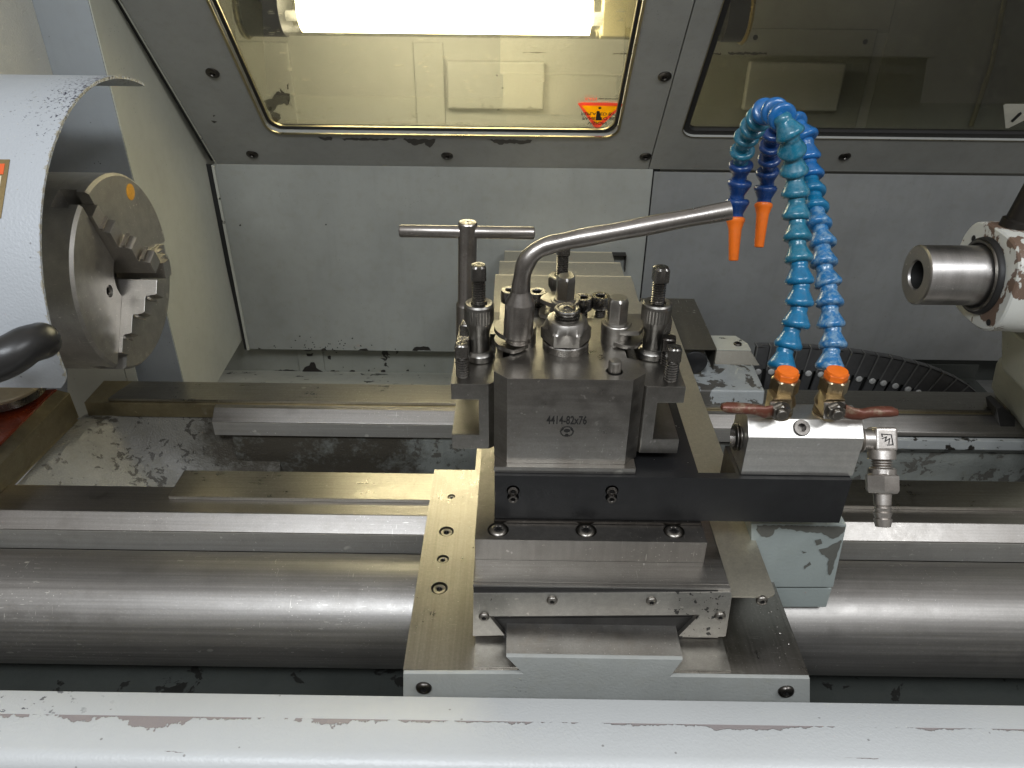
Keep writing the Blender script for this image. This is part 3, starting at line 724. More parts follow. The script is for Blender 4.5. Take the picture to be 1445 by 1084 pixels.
# ------------------------------------------------------------------ coolant manifold
mf = thing('coolant_manifold', 'brushed aluminium coolant manifold block on the right end of the black bar', 'manifold', P(1120,668,y=.53))
zb = H(.3988)
Lm = lambda x_, y_: P(x_, y_, y=.514)
xa_, xb_ = P(1046,667,y=.514).x, P(1204,670,y=.514).x
xf = lambda t: t
hA = .575-P(1120,618,y=.514).z
HC = .0115
front = [(.514,.3985),(.5135,hA),(.5245,hA-HC),(.547,hA-HC),(.556,hA-.003),(.556,.3985)]
bm = prism([V((xa_, a, H(b))) for a, b in front], (xb_-xa_,0,0))
scp = P(1131,606,h=hA-.0085)
nrm = V((0,-.69,.73)).normalized()
so = P(1131,604,h=hA-HC*.55)
bm = cut(bm, [lathe([(-.006,.0060),(.01,.0060)], so, nrm, 32)])
part('block', bm, M['alu'], mf, .0007)
part('plug_screw', lathe([(-.004,.0068),(.0008,.0068),(.0015,.0062),(.0015,.0036),(.0012,.0036,'h'),(-.0035,.0036,'h'),(-.0035,.0003)], so, nrm, 40), M['dkscrew'], mf, sharp=28)
o = V((xa_, .5335, H((.3985+hA-HC)/2)))
part('plug', lathe([(-.002,.0125)]+threads(.0002,.006,.0118,.002)+[(.006,.0085),(.002,.0078,'h'),(.002,.0005)], o, (-1,0,0), 48), M['clamp'], mf, sharp=28)
# elbow + barb
el = thing('elbow_fitting', 'plated steel elbow with hose barb pointing down, at the right end of the manifold', 'pipe fitting', P(1246,743,y=.5335))
e0 = V((xb_, .5335, P(1212,620,y=.5335).z)); ec = V((P(1243,622,y=.5335).x, .5335, e0.z))
tip = P(1246,743,x=ec.x); ed = (tip-ec); LE = ed.length; ed.normalize(); EM = frame(ec, ed, (1,0,0))     # x along the nipple, z down the barb
en = ed.cross(V((1,0,0))).normalized(); en = en if en.y < 0 else -en
part('nipple', lathe([(-.003,.0105)]+threads(.0002,.0095,.0112,.0028)+[(.0096,.0088),(ec.x-e0.x,.0088)], e0, (1,0,0), 40), M['nickel'], el, sharp=30)
bm = box((-.0088,-.0095,-.0105), (.0100,.0095,.0098)); bm.transform(EM)
elb = part('elbow', bm, M['nickel'], el, .0030, 4)
bm = bmesh.new()
def EP(x_, d_): return ec + V((1,0,0))*x_ - ed*d_ + en*.0096
def seg(a, b, w=.0004):
    a, b = EP(*a), EP(*b); t = (b-a).normalized(); s_ = t.cross(en).normalized()*w
    prism([a-s_-t*w, b-s_+t*w, b+s_+t*w, a+s_-t*w], en*.0003, bm)
pts_ = [(-.0042,.0046),(.0040,.0040),(.0052,-.0042),(-.0010,-.0040)]
for a, b in ((pts_[0],pts_[1]),(pts_[1],pts_[2]),(pts_[2],(.0005,-.0045)),((-.0035,.0008),(-.0002,.0022)),((-.0002,.0022),(-.0012,-.0014)),((-.0012,-.0014),(.0024,.0008)),((.0024,.0008),(.0018,-.0032)),(pts_[0],(-.0035,.0026))): seg(a, b)
part('cast_mark', bm, M['ink'], elb)
def e_(py): return (P(1244,py,x=ec.x)-ec).dot(ed)
part('collar', lathe([(e_(632),.0092),(e_(636),.0112),(e_(648),.0112),(e_(649),.0085)] + threads(e_(650),e_(661),.0086,.0018), ec, ed, 44), M['nickel'], elb, sharp=30)
part('nut', lathe([(e_(660),.0098),(e_(662),.0112),(e_(668),.0112),(e_(669),.0122,'h'),(e_(671),.0134,'h'),(e_(691),.0134,'h'),(e_(695),.0120,'h'),(e_(696),.0100),(e_(696),.0070)], ec, ed, 60, rot=.3), M['nickel'], el, sharp=28)
part('hose_barb', lathe([(e_(695),.0074),(e_(712),.0068),(e_(714),.0058),(e_(716),.0056),(e_(716.5),.0072),(e_(722),.0060),(e_(723),.0074),(e_(731),.0060),(e_(732),.0074),(e_(743),.0060),(e_(743.3),.0038),(e_(736),.0036)], ec, ed, 36), M['nickel'], el, sharp=30)

# ------------------------------------------------------------------ ball valves
def valve(vx, label, side):
    yv = .533
    top = H(hA-HC)
    o = V((P(vx,575,y=yv).x, yv, top))
    v = thing('ball_valve', label, 'valve', o, 'brass valves on the coolant manifold')
    zh0 = P(vx,553,y=yv).z-top; zh1 = P(vx,533,y=yv).z-top
    part('body', lathe([(-.001,.0105),(.002,.0112)]+threads(.002,.006,.0110,.0015)+[(.007,.0100),(zh0*.55,.0118),(zh0*.8,.0105),(zh0*.95,.0092),(zh0,.0100,'h'),(zh0+.001,.0110,'h'),(zh1-.001,.0110,'h'),(zh1,.0098),(zh1,.007)], o, UP, 60, rot=.3), M['brass'], v, sharp=28)
    jx = P(vx+(2 if side < 0 else 8), 577, y=yv-.016)
    part('bonnet', box(jx+V((-.0078,.0,-.0070)), jx+V((.0078,.016,.0090))), M['brass'], v, .001)
    # lever: flat plate then a rounded grip
    y1 = jx.y-.0015
    A = P(vx+(10 if side < 0 else 8), 577, y=y1)
    def Q(dx, py): return P(vx+dx, py, y=y1)
    s = side
    pl_ = [Q(10*1 if s<0 else -6, 567), Q(-14 if s<0 else 24, 566), Q(-14 if s<0 else 26, 587), Q(10 if s<0 else -6, 590)]
    lv = part('lever_plate', prism(pl_, (0,-.0018,0)), M['nickel'], v, .0006)
    nut_o = P(vx+(0 if s < 0 else 10), 579, y=y1-.0018)
    part('lever_nut', lathe([(0,.0085),(.0008,.0085),(.0009,.0070,'h'),(.0048,.0070,'h'),(.0055,.0062),(.0055,.0044),(.0072,.0042),(.0078,.0034),(.0078,.0006)], nut_o, (0,-1,0), 48), M['screw'], v, sharp=28)
    xs = [(-12,578,10,4),(-22,580,10,5),(-32,577,8.5,7),(-44,575,8,8.5),(-60,574,8,9),(-75,573,7.5,8.5),(-82,573,5,6),(-84,573,1,1.5)] if s < 0 else [(22,578,11,4),(34,582,10,5),(46,583,9,7),(58,580,8,8),(74,579,8,9),(88,579,7.5,8.5),(96,580,5,6),(98,580,1,1.5)]
    rs = []
    for dx, py, hh, dd in xs:
        c_ = Q(dx, py) + V((0,-.002,0)); a_ = hh*.6/1086; b_ = dd*.6/1086
        rs.append([c_ + V((0, b_*math.cos(2*PI*k/20), a_*math.sin(2*PI*k/20))) for k in range(20)])
    part('lever_grip', loft(rs), M['red'], v)
    return o, top+zh1
v1 = valve(1100, 'brass ball valve with red lever pointing left, left one on the manifold', -1)
v2 = valve(1168, 'brass ball valve with red lever pointing right, right one on the manifold', 1)

# ------------------------------------------------------------------ segmented coolant hoses
def resample(path, step):
    out = [path[0]]; acc = 0; prev = path[0]
    for p in path[1:]:
        while (p-prev).length >= step - acc:
            t = (step-acc)/(p-prev).length; prev = prev.lerp(p, t); out.append(prev.copy()); acc = 0
        acc += (p-prev).length; prev = p
    return out
SEG = [(-.0018,.0046),(-.0008,.0058),(.0006,.0065),(.0020,.0066),(.0032,.0063),(.0044,.0066),(.0102,.0098),(.0114,.0106),(.0130,.0107),(.0142,.0101),(.0150,.0086),(.0152,.0066)]
def hose(name, label, pts, mats, step, noz, base_o, fl=1.10):
    P0 = [P(a, b, d=c) for a, b, c in pts]
    path = smooth_path(P0, 14)
    q = resample(path, step)
    h = thing('coolant_hose', label, 'coolant hose', base_o, 'blue segmented coolant hoses')
    for i in range(len(q)-1):
        a, b = q[i], q[i+1]; ax = a - b        # wide cup toward the valve
        ax = (ax.normalized() + V((random.uniform(-.09,.09) for _ in range(3)))).normalized()
        o = b - ax*.0006
        bm = lathe([(z*step/.0146*.98, r*fl) for z, r in SEG], o, ax, 36)
        part('hose_segment', bm, mats(i/(len(q)-1)), h, sharp=50)
    e = q[-1]; d = (P(noz[0], noz[1], d=noz[2]) - e); L_ = d.length; d.normalize()
    part('nozzle', lathe([(-.001,.0060),(0,.0078),(.0010,.0090),(.0035,.0092),(.0050,.0084),(.0120,.0064),(L_-.001,.0048),(L_,.0043),(L_,.0032),(L_-.008,.0030)], e, d, 36), M['orange'], h, sharp=40)
    return h
def base_nut(h, o, z0, z1):
    part('connector', lathe([(z0-.002,.0085),(z0,.0080,'h'),(z0+.0010,.0088,'h'),(z1-.0035,.0092,'h'),(z1-.0028,.0088,'h'),(z1-.0026,.0086),(z1-.0010,.0082),(z1-.0008,.0072)], (o.x,o.y,0), UP, 60, rot=.2), M['orange'], h, sharp=28)
def matA(t):
    return M['blue_mid'] if t < .22 else M['blue_teal'] if t < .52 else M['blue_royal'] if t < .66 else M['blue_teal'] if t < .86 else M['blue_navy']
def matB(t):
    return M['blue_pale'] if t < .40 else M['blue_mid'] if t < .48 else M['blue_royal'] if t < .70 else M['blue_navy']
d1 = .660
hA_ = hose('coolant_hose', 'blue jointed coolant hose from the left valve, arching over to a lower orange nozzle', [(1103,523,.652),(1107,497,.652),(1116,468,.652),(1126,442,.650),(1130,414,.648),(1130,385,.648),(1125,355,.650),(1125,325,.652),(1125,295,.652),(1123,265,.650),(1121,235,.645),(1118,207,.635),(1113,183,.622),(1103,166,.625),(1089,156,.650),(1070,168,.680),(1056,190,.710),(1047,215,.735),(1044,245,.755),(1040,275,.765),(1038,300,.770),(1039,322,.770)], matA, .0186, (1035,368,.775), v1[0])
base_nut(hA_, v1[0], v1[1]-.001, v1[1]+.0080)
hB_ = hose('coolant_hose', 'faded blue jointed coolant hose from the right valve, ending in a higher orange nozzle', [(1171,523,.656),(1173,497,.656),(1175,468,.658),(1171,440,.660),(1170,410,.663),(1163,380,.668),(1160,350,.672),(1157,325,.677),(1152,300,.684),(1147,272,.695),(1142,245,.702),(1140,222,.705),(1137,200,.705),(1131,182,.708),(1118,171,.715),(1102,170,.730),(1092,186,.745),(1088,210,.765),(1086,236,.785),(1082,262,.800),(1078,285,.805),(1077,303,.805)], matB, .0183, (1071,349,.81), v2[0])
base_nut(hB_, v2[0], v2[1]-.001, v2[1]+.0080)
# ------------------------------------------------------------------ telescopic way cover behind the post
M['edge'] = plain('painted_edge_glint', (.72,.66,.50), .4, .5)  # pale strip that paints in the light caught on each plate's edge
wc = thing('way_cover', 'stepped telescopic sheet steel cover behind the tool post', 'way cover', (.08,1.05,H(.50)))
def wplate(xl_, xr_, h, rf, rb, name='cover_plate'):
    a = P(xl_, rb, h=h); b = P(xr_, rb, h=h); f = P((xl_+xr_)/2, rf, h=h)
    bm = box((a.x, f.y, H(h)-.0018), (b.x, a.y, H(h)))
    box((a.x, a.y-.0018, H(h)-.030), (b.x, a.y, H(h)-.0018), bm)
    box((a.x, f.y, H(h)-.030), (a.x+.0015, a.y-.0018, H(h)-.0018), bm); box((b.x-.0015, f.y, H(h)-.030), (b.x, a.y-.0018, H(h)-.0018), bm)
    o = part(name, bm, M['sheet'], wc, .0005)
    part('glint_strip', box((a.x+.0006, a.y-.0022, H(h)+.0001), (b.x-.0006, a.y-.0004, H(h)+.0005)), M['edge'], o)
    return o
wplate(695,903,.4745,560,441.5)
wplate(699,890,.4790,448,387.5)
wplate(705,875,.4835,392,368.5)
wplate(712,863,.4875,372,354)
wplate(716,880,.4920,360,347).data.materials[0] = M['blackshaft']

# ------------------------------------------------------------------ dark drive box and bracket (right rear)
db = thing('drive_box', 'dark sheet metal box with round black plug, behind the right tool holder', 'drive box', P(980,525,y=.95))
a = P(945,492,y=.93); b = P(1012,492,y=.93); zt_ = a.z; yb_ = P(940,421,z=zt_).y
dk = steel('dark_sheet_steel', (.15,.14,.115), .42, (200,8,200), .3, (.08,.07,.05), metal=.7)
part('top_sheet', box((a.x-.02,.93,zt_-.0018),(b.x,yb_,zt_)), dk, db, .0006)
part('housing', box((a.x-.02,.938,P(980,530,y=.938).z),(b.x-.014,yb_-.01,zt_-.002)), dk, db, .0008)
part('side_sheet', box((b.x-.0015,.9303,P(1010,522,y=.93).z),(b.x,yb_,zt_-.002)), dk, db)
part('plug', lathe([(0,.0175),(.002,.0175),(.003,.016),(.003,.001)], P(980,511,y=.9378), (0,-1,0), 40), M['blackpl'], db)
bw = thing('cable_bracket', 'cream painted bent bracket with one dark screw between drive box and cable chain', 'bracket', P(1035,520,y=.97))
zt_ = H(.531)
a = P(1004,493,z=zt_); b = P(1060,494,z=zt_); c = P(1050,474,z=zt_); d_ = P(1000,473,z=zt_)
part('plate', prism([V((a.x,a.y,zt_)),V((b.x,b.y,zt_)),V((b.x,b.y+.02,zt_)),V((b.x-.012,c.y,zt_)),V((d_.x,c.y,zt_))], (0,0,-.002)), M['ledge'], bw, .0005)
part('leg', prism([V((a.x,a.y+.0001,zt_-.002)),V((b.x,b.y+.0001,zt_-.002)),P(1072,516,y=b.y-.012),P(1010,516,y=b.y-.012)], (0,.002,0)), dk, bw, .0004)
button_screw(bw, P(1041,486,z=zt_+.0001), UP, .006, M['dkscrew'])

# ------------------------------------------------------------------ cable chain
cc = thing('cable_chain', 'black jointed cable drag chain with grey pins, lying behind the coolant hoses', 'cable chain', P(1230,560,y=1.09))
yf_ = 1.085; dep = .014
link_px = [(1068,488),(1087,488),(1106,488),(1125,489),(1144,490),(1163,491.5),(1182,493.5),(1201,495.5),(1220,498),(1239,501),(1258,504),(1276,508),(1295,513),(1313,518),(1331,525),(1349,533),(1366,543),(1382,556),(1396,573),(1404,592)]
tops = [P(x_, y_+1, y=yf_) for x_, y_ in link_px]
for i in range(len(tops)-1):
    a, b = tops[i], tops[i+1]; t = (b-a); l = t.length; t.normalize(); n = V((t.z,0,-t.x)); n = n if n.z < 0 else -n
    l *= .96; Hh = .080
    # side plate with a notch, top cross bar
    pts = [a, a+t*l, a+t*l+n*Hh*.52, a+t*l*.80+n*Hh*.52, a+t*l*.80+n*Hh, a+t*l*.10+n*Hh, a+t*l*.10+n*Hh*.52, a+n*Hh*.52]
    lk = part('chain_link', prism(pts, (0,.004,0)), M['chain'], cc, .0007)
    part('cross_bar', prism([a, a+t*l, a+t*l+n*.003, a+n*.003], (0,dep,0)), M['chain'], lk, .0008)
    part('edge_rib', prism([a-n*.0006, a+t*.0018-n*.0006, a+t*.0018+n*Hh*.54, a+n*Hh*.54], (0,-.0022,0)), plain('chain_edge_grey', (.17,.17,.165), .4) if i == 0 else bpy.data.materials['chain_edge_grey'], lk)
    part('bar_rib', prism([a+V((0,-.001,0))-n*.0006, a+t*.0016+V((0,-.001,0))-n*.0006, a+t*.0016+V((0,-.001,0))+n*.0002, a+V((0,-.001,0))+n*.0002], (0,dep,0)), bpy.data.materials['chain_edge_grey'], lk)
    part('inner_plate', prism([a+n*.004, a+t*l*1.05+n*.004, a+t*l*1.05+n*(Hh-.001), a+n*(Hh-.001)], (0,.003,0)).__class__ and prism([a+n*.004+V((0,.0045,0)), a+t*l*1.05+n*.004+V((0,.0045,0)), a+t*l*1.05+n*(Hh-.001)+V((0,.0045,0)), a+n*(Hh-.001)+V((0,.0045,0))], (0,.003,0)), M['dark'], lk)
    part('pin', lathe([(0,.0052),(.0015,.0052),(.0030,.0038),(.0034,.0008)], a+t*l*.45+n*Hh*.58, (0,-1,0), 24), M['pin'], lk)
tag(part('chain_trough', xprism([(1.07,.682),(1.16,.682),(1.16,.655),(1.162,.655),(1.162,.685),(1.068,.685),(1.068,.660),(1.07,.660)], .30, .80), M['sump'], loc=(.5,1.1,H(.67))), 'grey sheet trough below the cable chain, behind the rear bed way', 'trough')

# ------------------------------------------------------------------ tailstock
ax_y, ax_h = .80, .341
ts = thing('tailstock', 'white painted tailstock with chipped paint and a bare steel quill, right edge', 'tailstock', (.62,ax_y,H(.577)))
Xq = P(1292,388,y=ax_y).x; Zq = P(1292,388,y=ax_y).z
o = V((Xq,ax_y,Zq)); rq = .0330
part('quill', lathe([(.075,.0005),(.07,.0120),(.0018,.0158),(0,.0170),(0,.0172),(.0,.0310),(.0014,rq),(.11,rq)], o, (1,0,0), 72, cap0=True), M['quill'], ts, sharp=32)
part('bore', lathe([(.0745,.0005),(.0695,.0115),(.0022,.0155)], o, (1,0,0), 48, cap1=False), M['dark'], ts)
Xf = P(1400,395,y=ax_y-.02).x
def ring_yz(ry, rz, x_, k=3.2, n=64, dy=0, dz=0, cutb=0):
    r = []
    for i in range(n):
        t = 2*PI*i/n; c_, s_ = math.cos(t), math.sin(t); e = 2/k
        r.append(V((x_, ax_y+dy+ry*math.copysign(abs(c_)**e, c_), Zq+dz+rz*math.copysign(abs(s_)**e, s_))))
    return r
rr = [ring_yz(.058,.052,Xf,3.), ring_yz(.060,.054,Xf+.002,3.), ring_yz(.061,.055,Xf+.03,3.), ring_yz(.064,.058,Xf+.12,3.), ring_yz(.064,.058,.84,3.)]
part('barrel', loft(rr), M['tail'], ts, sharp=40)
# flange
fo = V((Xf,ax_y,Zq))
part('seal_ring', lathe([(-.0005,.0430),(-.0045,.0420),(-.0060,.0400),(-.0055,.0350),(-.004,.0331)], fo, (1,0,0), 64), M['seal'], ts, sharp=40)
part('seal_lip', lathe([(-.0062,.0395),(-.0075,.0385),(-.0075,.0365),(-.0062,.0360)], fo, (1,0,0), 64, cap0=False, cap1=False), M['screw'], ts)
for (dy_, dz_) in ((.036,.030),(-.040,-.038),(.038,-.038)):
    part('bolt_hole', lathe([(0,.0036),(.0005,.0036),(.0005,.001)], fo+V((-.0003,dy_,dz_)), (-1,0,0), 24), M['dark'], ts)
part('boss', loft([ring_yz(.032,.018,Xf+.038,4,dz=.047,dy=.01), ring_yz(.034,.020,Xf+.042,4,dz=.047,dy=.01), ring_yz(.034,.020,.84,4,dz=.047,dy=.01)]), M['tail'], ts, sharp=40)
lo = P(1436,312,y=.81)
part('lock_shaft', lathe([(-.02,.0155),(.0,.0155),(.002,.0125),(.10,.0120)], lo, V((.18,0,1)), 40), M['blackshaft'], ts, sharp=30)
part('lower_body', prism([P(1412,455,y=.85),P(1411,520,y=.85),P(1500,560,y=.85),P(1600,455,y=.85)], (0,-.075,0)), M['tailb'], ts, .006, 3)
yb2 = .93
pts = [P(1409,503,y=yb2),P(1404,512,y=yb2),P(1397,545,y=yb2),P(1413,575,y=yb2),P(1412,600,y=yb2),P(1445,636,y=yb2),P(1560,680,y=yb2),P(1560,480,y=yb2),P(1425,497,y=yb2)]
part('base', prism(pts, (0,-.16,0)), M['tailb'], ts, .006, 3)
yw = .90
part('way_wiper', prism([P(1390,560,y=yw),P(1398,557,y=yw),P(1416,573,y=yw),P(1416,592,y=yw),P(1405,607,y=yw),P(1396,590,y=yw)], (0,-.03,0)), M['seal'], ts, .0015)

# ------------------------------------------------------------------ chuck
ck = thing('lathe_chuck', 'steel three jaw lathe chuck with an amber dot, inside the white guard', 'chuck', (-.50,ax_y,Zq-.115))
Xc = P(180,385,y=ax_y).x; RC = .1085; Zc = P(180,385,y=ax_y).z
fc = V((Xc,ax_y,Zc))
bm = lathe([(-.115,RC-.003),(-.113,RC),(-.0030,RC),(0,RC-.003),(0,.03),(-.03,.0295),(-.03,.001)], fc, (1,0,0), 128)
jq = P(112,268,x=Xc)-fc; JA = math.atan2(jq.z, jq.y); print('JAW', math.degrees(JA), math.degrees(math.atan2((P(170,505,x=Xc)-fc).z,(P(170,505,x=Xc)-fc).y)))
def jdir(k): 
    a = JA + k*2*PI/3; return V((0, math.cos(a), math.sin(a)))
cutters = []
for k in range(3):
    d = jdir(k); w = V((1,0,0)).cross(d)
    Mj = Matrix((V((1,0,0)), w, d)).transposed().to_4x4(); Mj.translation = fc
    cutters.append(box((-.019,-.0095,.012), (.01,.0095,RC+.01), None, Mj)); cutters.append(box((-.030,-.0135,.0121), (-.012,.0135,RC+.011), None, Mj))
hs = fc + V((0,-.020,-.012)); cutters.append(lathe([(-.02,.0068),(.01,.0068)], P(155,411,x=Xc), (1,0,0), 28))
bm = cut(bm, cutters)
cbod = part('body', bm, M['chuck'], ck, .0006)
part('adjusting_socket', lathe([(-.012,.0066),(-.003,.0066),(-.002,.0058),(-.002,.0044),(-.003,.0042,'h'),(-.010,.0042,'h'),(-.010,.0004)], P(155,411,x=Xc), (1,0,0), 40), M['screw'], ck, sharp=28)
part('amber_plug', lathe([(0,.0092),(.0008,.0092),(.0010,.0085),(.001,.0006)], P(184,271,x=Xc)-V((.0003,0,0)), (1,0,0), 40), M['yellow'], ck)
for k in range(3):
    d = jdir(k); w = V((1,0,0)).cross(d)
    Mj = Matrix((V((1,0,0)), w, d)).transposed().to_4x4(); Mj.translation = fc
    # stepped side outline (x out of the face, z radial)
    st = [(-.018,.006),(.038,.006),(.038,.026),(.035,.027),(.027,.028),(.026,.030),(.026,.046),(.023,.048),(.014,.049),(.013,.052),(.013,.070),(.005,.072),(.004,.074),(.004,.092),(-.018,.092)]
    bm = prism([V((x_, -.0092, z_)) for x_, z_ in st], (0,.0184,0))
    # pointed inner nose
    for v in bm.verts:
        if v.co.z < .007: v.co.z = .004 + abs(v.co.y)*.58
    bm.transform(Mj)
    jw = part('jaw', bm, M['jaw'], ck, .0007)
    for (x0, z0) in ((.0380,.0262),(.0262,.0462),(.0132,.0702)):
        for g in range(3):
            part('tooth', box((x0-.0098, -.0094, z0+.0014+.0016*g), (x0-.0075+.001*g, .0094, z0+.0022+.0016*g), None, Mj), M['jaw'], jw)
part('spindle_flange', lathe([(-.17,.10),(-.1155,.10)], fc, (1,0,0), 64), M['clamp'], ck)

# ------------------------------------------------------------------ chuck guard
gz = H(.341)
cg = thing('chuck_guard', 'white painted curved sheet metal chuck guard at the left edge', 'chuck guard', (-.50,.62,H(.378)))
RG = .2005; XG = -.411
bm = bmesh.new(); rings = []
a0, a1 = R(190.5), R(64)
n = 72; th = .0028
def gp(x_, a, r): return V((x_, ax_y + r*math.cos(a), gz + r*math.sin(a)))
outs, ins = [], []
for i in range(n+1):
    a = a0 + (a1-a0)*i/n
    xe = XG
    if i < 3: xe = XG - .010*(1-i/3)**2
    outs.append([gp(-.75, a, RG), gp(xe, a, RG)]); ins.append([gp(-.75, a, RG-th), gp(xe, a, RG-th)])
vo = [[bm.verts.new(q) for q in r] for r in outs]; vi = [[bm.verts.new(q) for q in r] for r in ins]
for i in range(n):
    bm.faces.new((vo[i][0], vo[i][1], vo[i+1][1], vo[i+1][0])); bm.faces.new((vi[i][1], vi[i][0], vi[i+1][0], vi[i+1][1]))
    bm.faces.new((vo[i][1], vi[i][1], vi[i+1][1], vo[i+1][1])); bm.faces.new((vi[i][0], vo[i][0], vo[i+1][0], vi[i+1][0]))
bm.faces.new((vo[0][0], vi[0][0], vi[0][1], vo[0][1])); bm.faces.new((vi[n][0], vo[n][0], vo[n][1], vi[n][1]))
# guard paint: worn bare near its upper rim
s = NT('chuck_guard_paint'); x, y, z = s.xyz(s.n.new('ShaderNodeNewGeometry').outputs['Position'])
pe = s.noise(420, 2); big = s.noise(12, 4)
c = s.mix(s.mr(big, .4, .7, 0, .25), (.45,.475,.50), (.37,.385,.40))
edge = s.mr(x, XG-.075, XG-.002); zone = s.ma('MULTIPLY', edge, s.mr(z, H(.20), H(.15)))
fl = s.ma('GREATER_THAN', s.ma('ADD', s.noise(330, 4, .7), s.ma('MULTIPLY', zone, .22)), .745)
rim = s.ma('GREATER_THAN', s.ma('ADD', s.noise(160, 4, .7), s.mr(x, XG-.004, XG, 0, .2)), .70)
sp = s.ma('MULTIPLY', s.mr(s.voro(60), .07, .055), .6)
c = s.mix(fl, c, (.03,.028,.05)); c = s.mix(sp, c, (.14,.13,.13)); c = s.mix(s.ma('MULTIPLY', rim, .8), c, (.33,.30,.22))
s.set(Base_Color=c, Roughness=.38, Normal=s.bump(pe, .6, .0009))
M['guardp'] = s.m
sheet = part('sheet', bm, M['guardp'], cg, sharp=40)
# handle
def GC(px, py, out=0):  # point on the guard cylinder (front side)
    r = ray(px, py); o = CAM; a = r.y**2+r.z**2; b = 2*((o.y-ax_y)*r.y+(o.z-gz)*r.z); c = (o.y-ax_y)**2+(o.z-gz)**2-(RG+out)**2
    t = (-b-math.sqrt(max(0, b*b-4*a*c)))/(2*a); return o+r*t
hp = [P(-60,516,d=.640), P(-25,515,d=.635), P(0,508,d=.632), P(20,498,d=.634), P(38,487,d=.640), P(55,482,d=.650), P(61,480,d=.660)]
hp = smooth_path(hp, 5); nn = len(hp)
rad = [.0165+.0008*math.sin(i/nn*6) for i in range(nn)]; rad[-1] = .008; rad[-2] = .0125; rad[-3] = .0152
part('handle', tube(hp, rad, 28), M['handle'], cg)
# maker's plate: small patch following the guard
def patch(x0, x1, py0, py1, out, m, name, par, rows=8):
    bm = bmesh.new(); r0 = []; r1 = []
    for i in range(rows+1):
        py = py0+(py1-py0)*i/rows
        r0.append([GC(x0, py, out), GC(x1(py) if callable(x1) else x1, py, out)])
    vs = [[bm.verts.new(p) for p in r] for r in r0]
    for a, b in zip(vs, vs[1:]): bm.faces.new((a[0], a[1], b[1], b[0]))
    g = bmesh.ops.extrude_face_region(bm, geom=bm.faces[:]); bmesh.ops.translate(bm, verts=[v for v in g['geom'] if isinstance(v, bmesh.types.BMVert)], vec=(0,.0006,-.0004))
    return part(name, bm, m, par)
xe = lambda py: 13.5-(py-225)*.155
lab = patch(-60, xe, 225, 308, .0010, plain('label_rim_brass', (.30,.22,.10), .4, .6, .3), 'warning_label', cg)
patch(-60, lambda py: xe(py)-6, 231, 246, .0014, plain('label_orange_red', (.80,.13,.03), .4), 'label_header', lab, 4)
patch(-60, lambda py: xe(py)-8, 248, 290, .0014, plain('label_cream', (.72,.66,.48), .4), 'label_field', lab, 4)

# ------------------------------------------------------------------ headstock face and pieces under the guard
hf = thing('headstock', 'oily cast headstock foot with round cream flange and red stained casting below the guard', 'headstock', (-.62,.75,H(.60)))
part('round_flange', lathe([(-.006,.048),(-.002,.050),(0,.049),(0,.001)], P(2,540,h=.51), UP, 64), plain('flange_dull_cream', (.42,.36,.26), .4, .2, .2), hf, sharp=35)
part('flange_skirt', lathe([(-.016,.0475),(-.0061,.048)], P(2,540,h=.51), UP, 64), M['clamp'], hf)
part('stained_casting', prism([P(-60,560,h=.533), P(80,548,h=.533), P(70,556,h=.533), P(-10,636,h=.533), P(-80,700,h=.533)], (0,0,-.03)), M['oil'], hf, .002)
# ------------------------------------------------------------------ enclosure
YB = 1.25; HB0 = .346
Wl = P(312,236,y=YB).x; Wm = P(922,238,y=YB).x
def wallthing(name, label, cat='panel'): return thing(name, label, cat, (0,0,0))
zbot = P(600,496,y=YB).z; zfold = P(600,235,y=YB).z
wl = tag(part('back_panel', box((Wl-.012,YB,zbot),(Wm,YB+.004,zfold)), M['backp'], bev=.001), 'plain grey green sheet panel behind the tool post, left of the upright seam', 'panel')
part('panel_lip', box((Wl-.012,YB+.0042,zbot-.0005),(Wm,YB+.02,zbot+.003)), M['ledge'], wl)
wr = tag(part('back_panel', box((Wm+.0015,YB-.004,zbot-.002),(1.05,YB,zfold-.0035)), M['backr'], bev=.001), 'darker grey sheet panel behind the coolant hoses, right of the upright seam', 'panel')
# hood plane
U = V((0,-.208,.259)).normalized(); HO = V((0,YB,zfold)); HN = V((1,0,0)).cross(U).normalized()   # normal, toward the viewer or away
if HN.dot(CAM-HO) < 0: HN = -HN
def HP(px, py, out=0): return PPl(px, py, HO+HN*out, HN)
Xmid = (HP(922,236).x)
slope_top = .52
def hs_(px, py): q = HP(px, py); return (q.x, (q-HO).dot(U))
def hw_(x_, s_, out=0): return HO + V((x_,0,0)) + U*s_ + HN*out
def rrect(x0, x1, s0, s1, r, n=6, out=0):
    pts = []
    for cxx, cs, a in ((x1-r,s0+r,-PI/2),(x1-r,s1-r,0),(x0+r,s1-r,PI/2),(x0+r,s0+r,PI)):
        for i in range(n+1):
            t = a+PI/2*i/n; pts.append(hw_(cxx+r*math.cos(t), cs+r*math.sin(t), out))
    return pts
a = hs_(379,188); b = hs_(870,193); c = hs_(912,0); d_ = hs_(962,193)
w1 = (a[0], (b[0]+c[0])/2, (a[1]+b[1])/2, .46)
w2 = (d_[0]-.002, 1.00, d_[1], .46)
hxl = HP(311,233).x; 
def frame_panel(x0, x1, win, m, name, label):
    bm = prism([hw_(x0,0), hw_(x1,0), hw_(x1,slope_top), hw_(x0,slope_top)], -HN*.014)
    rp = rrect(*win, .022, out=.02)
    bm = cut(bm, [prism(rp, -HN*.06)])
    return tag(part(name, bm, m, bev=.0008), label, 'hood')
split = HP(985,2).x; spb = HP(925,232).x
hl = frame_panel(hxl-.004, (w1[1]+w2[0])/2+.012, w1, M['hood'], 'hood_panel', 'sloping grey hood panel framing the lit window')
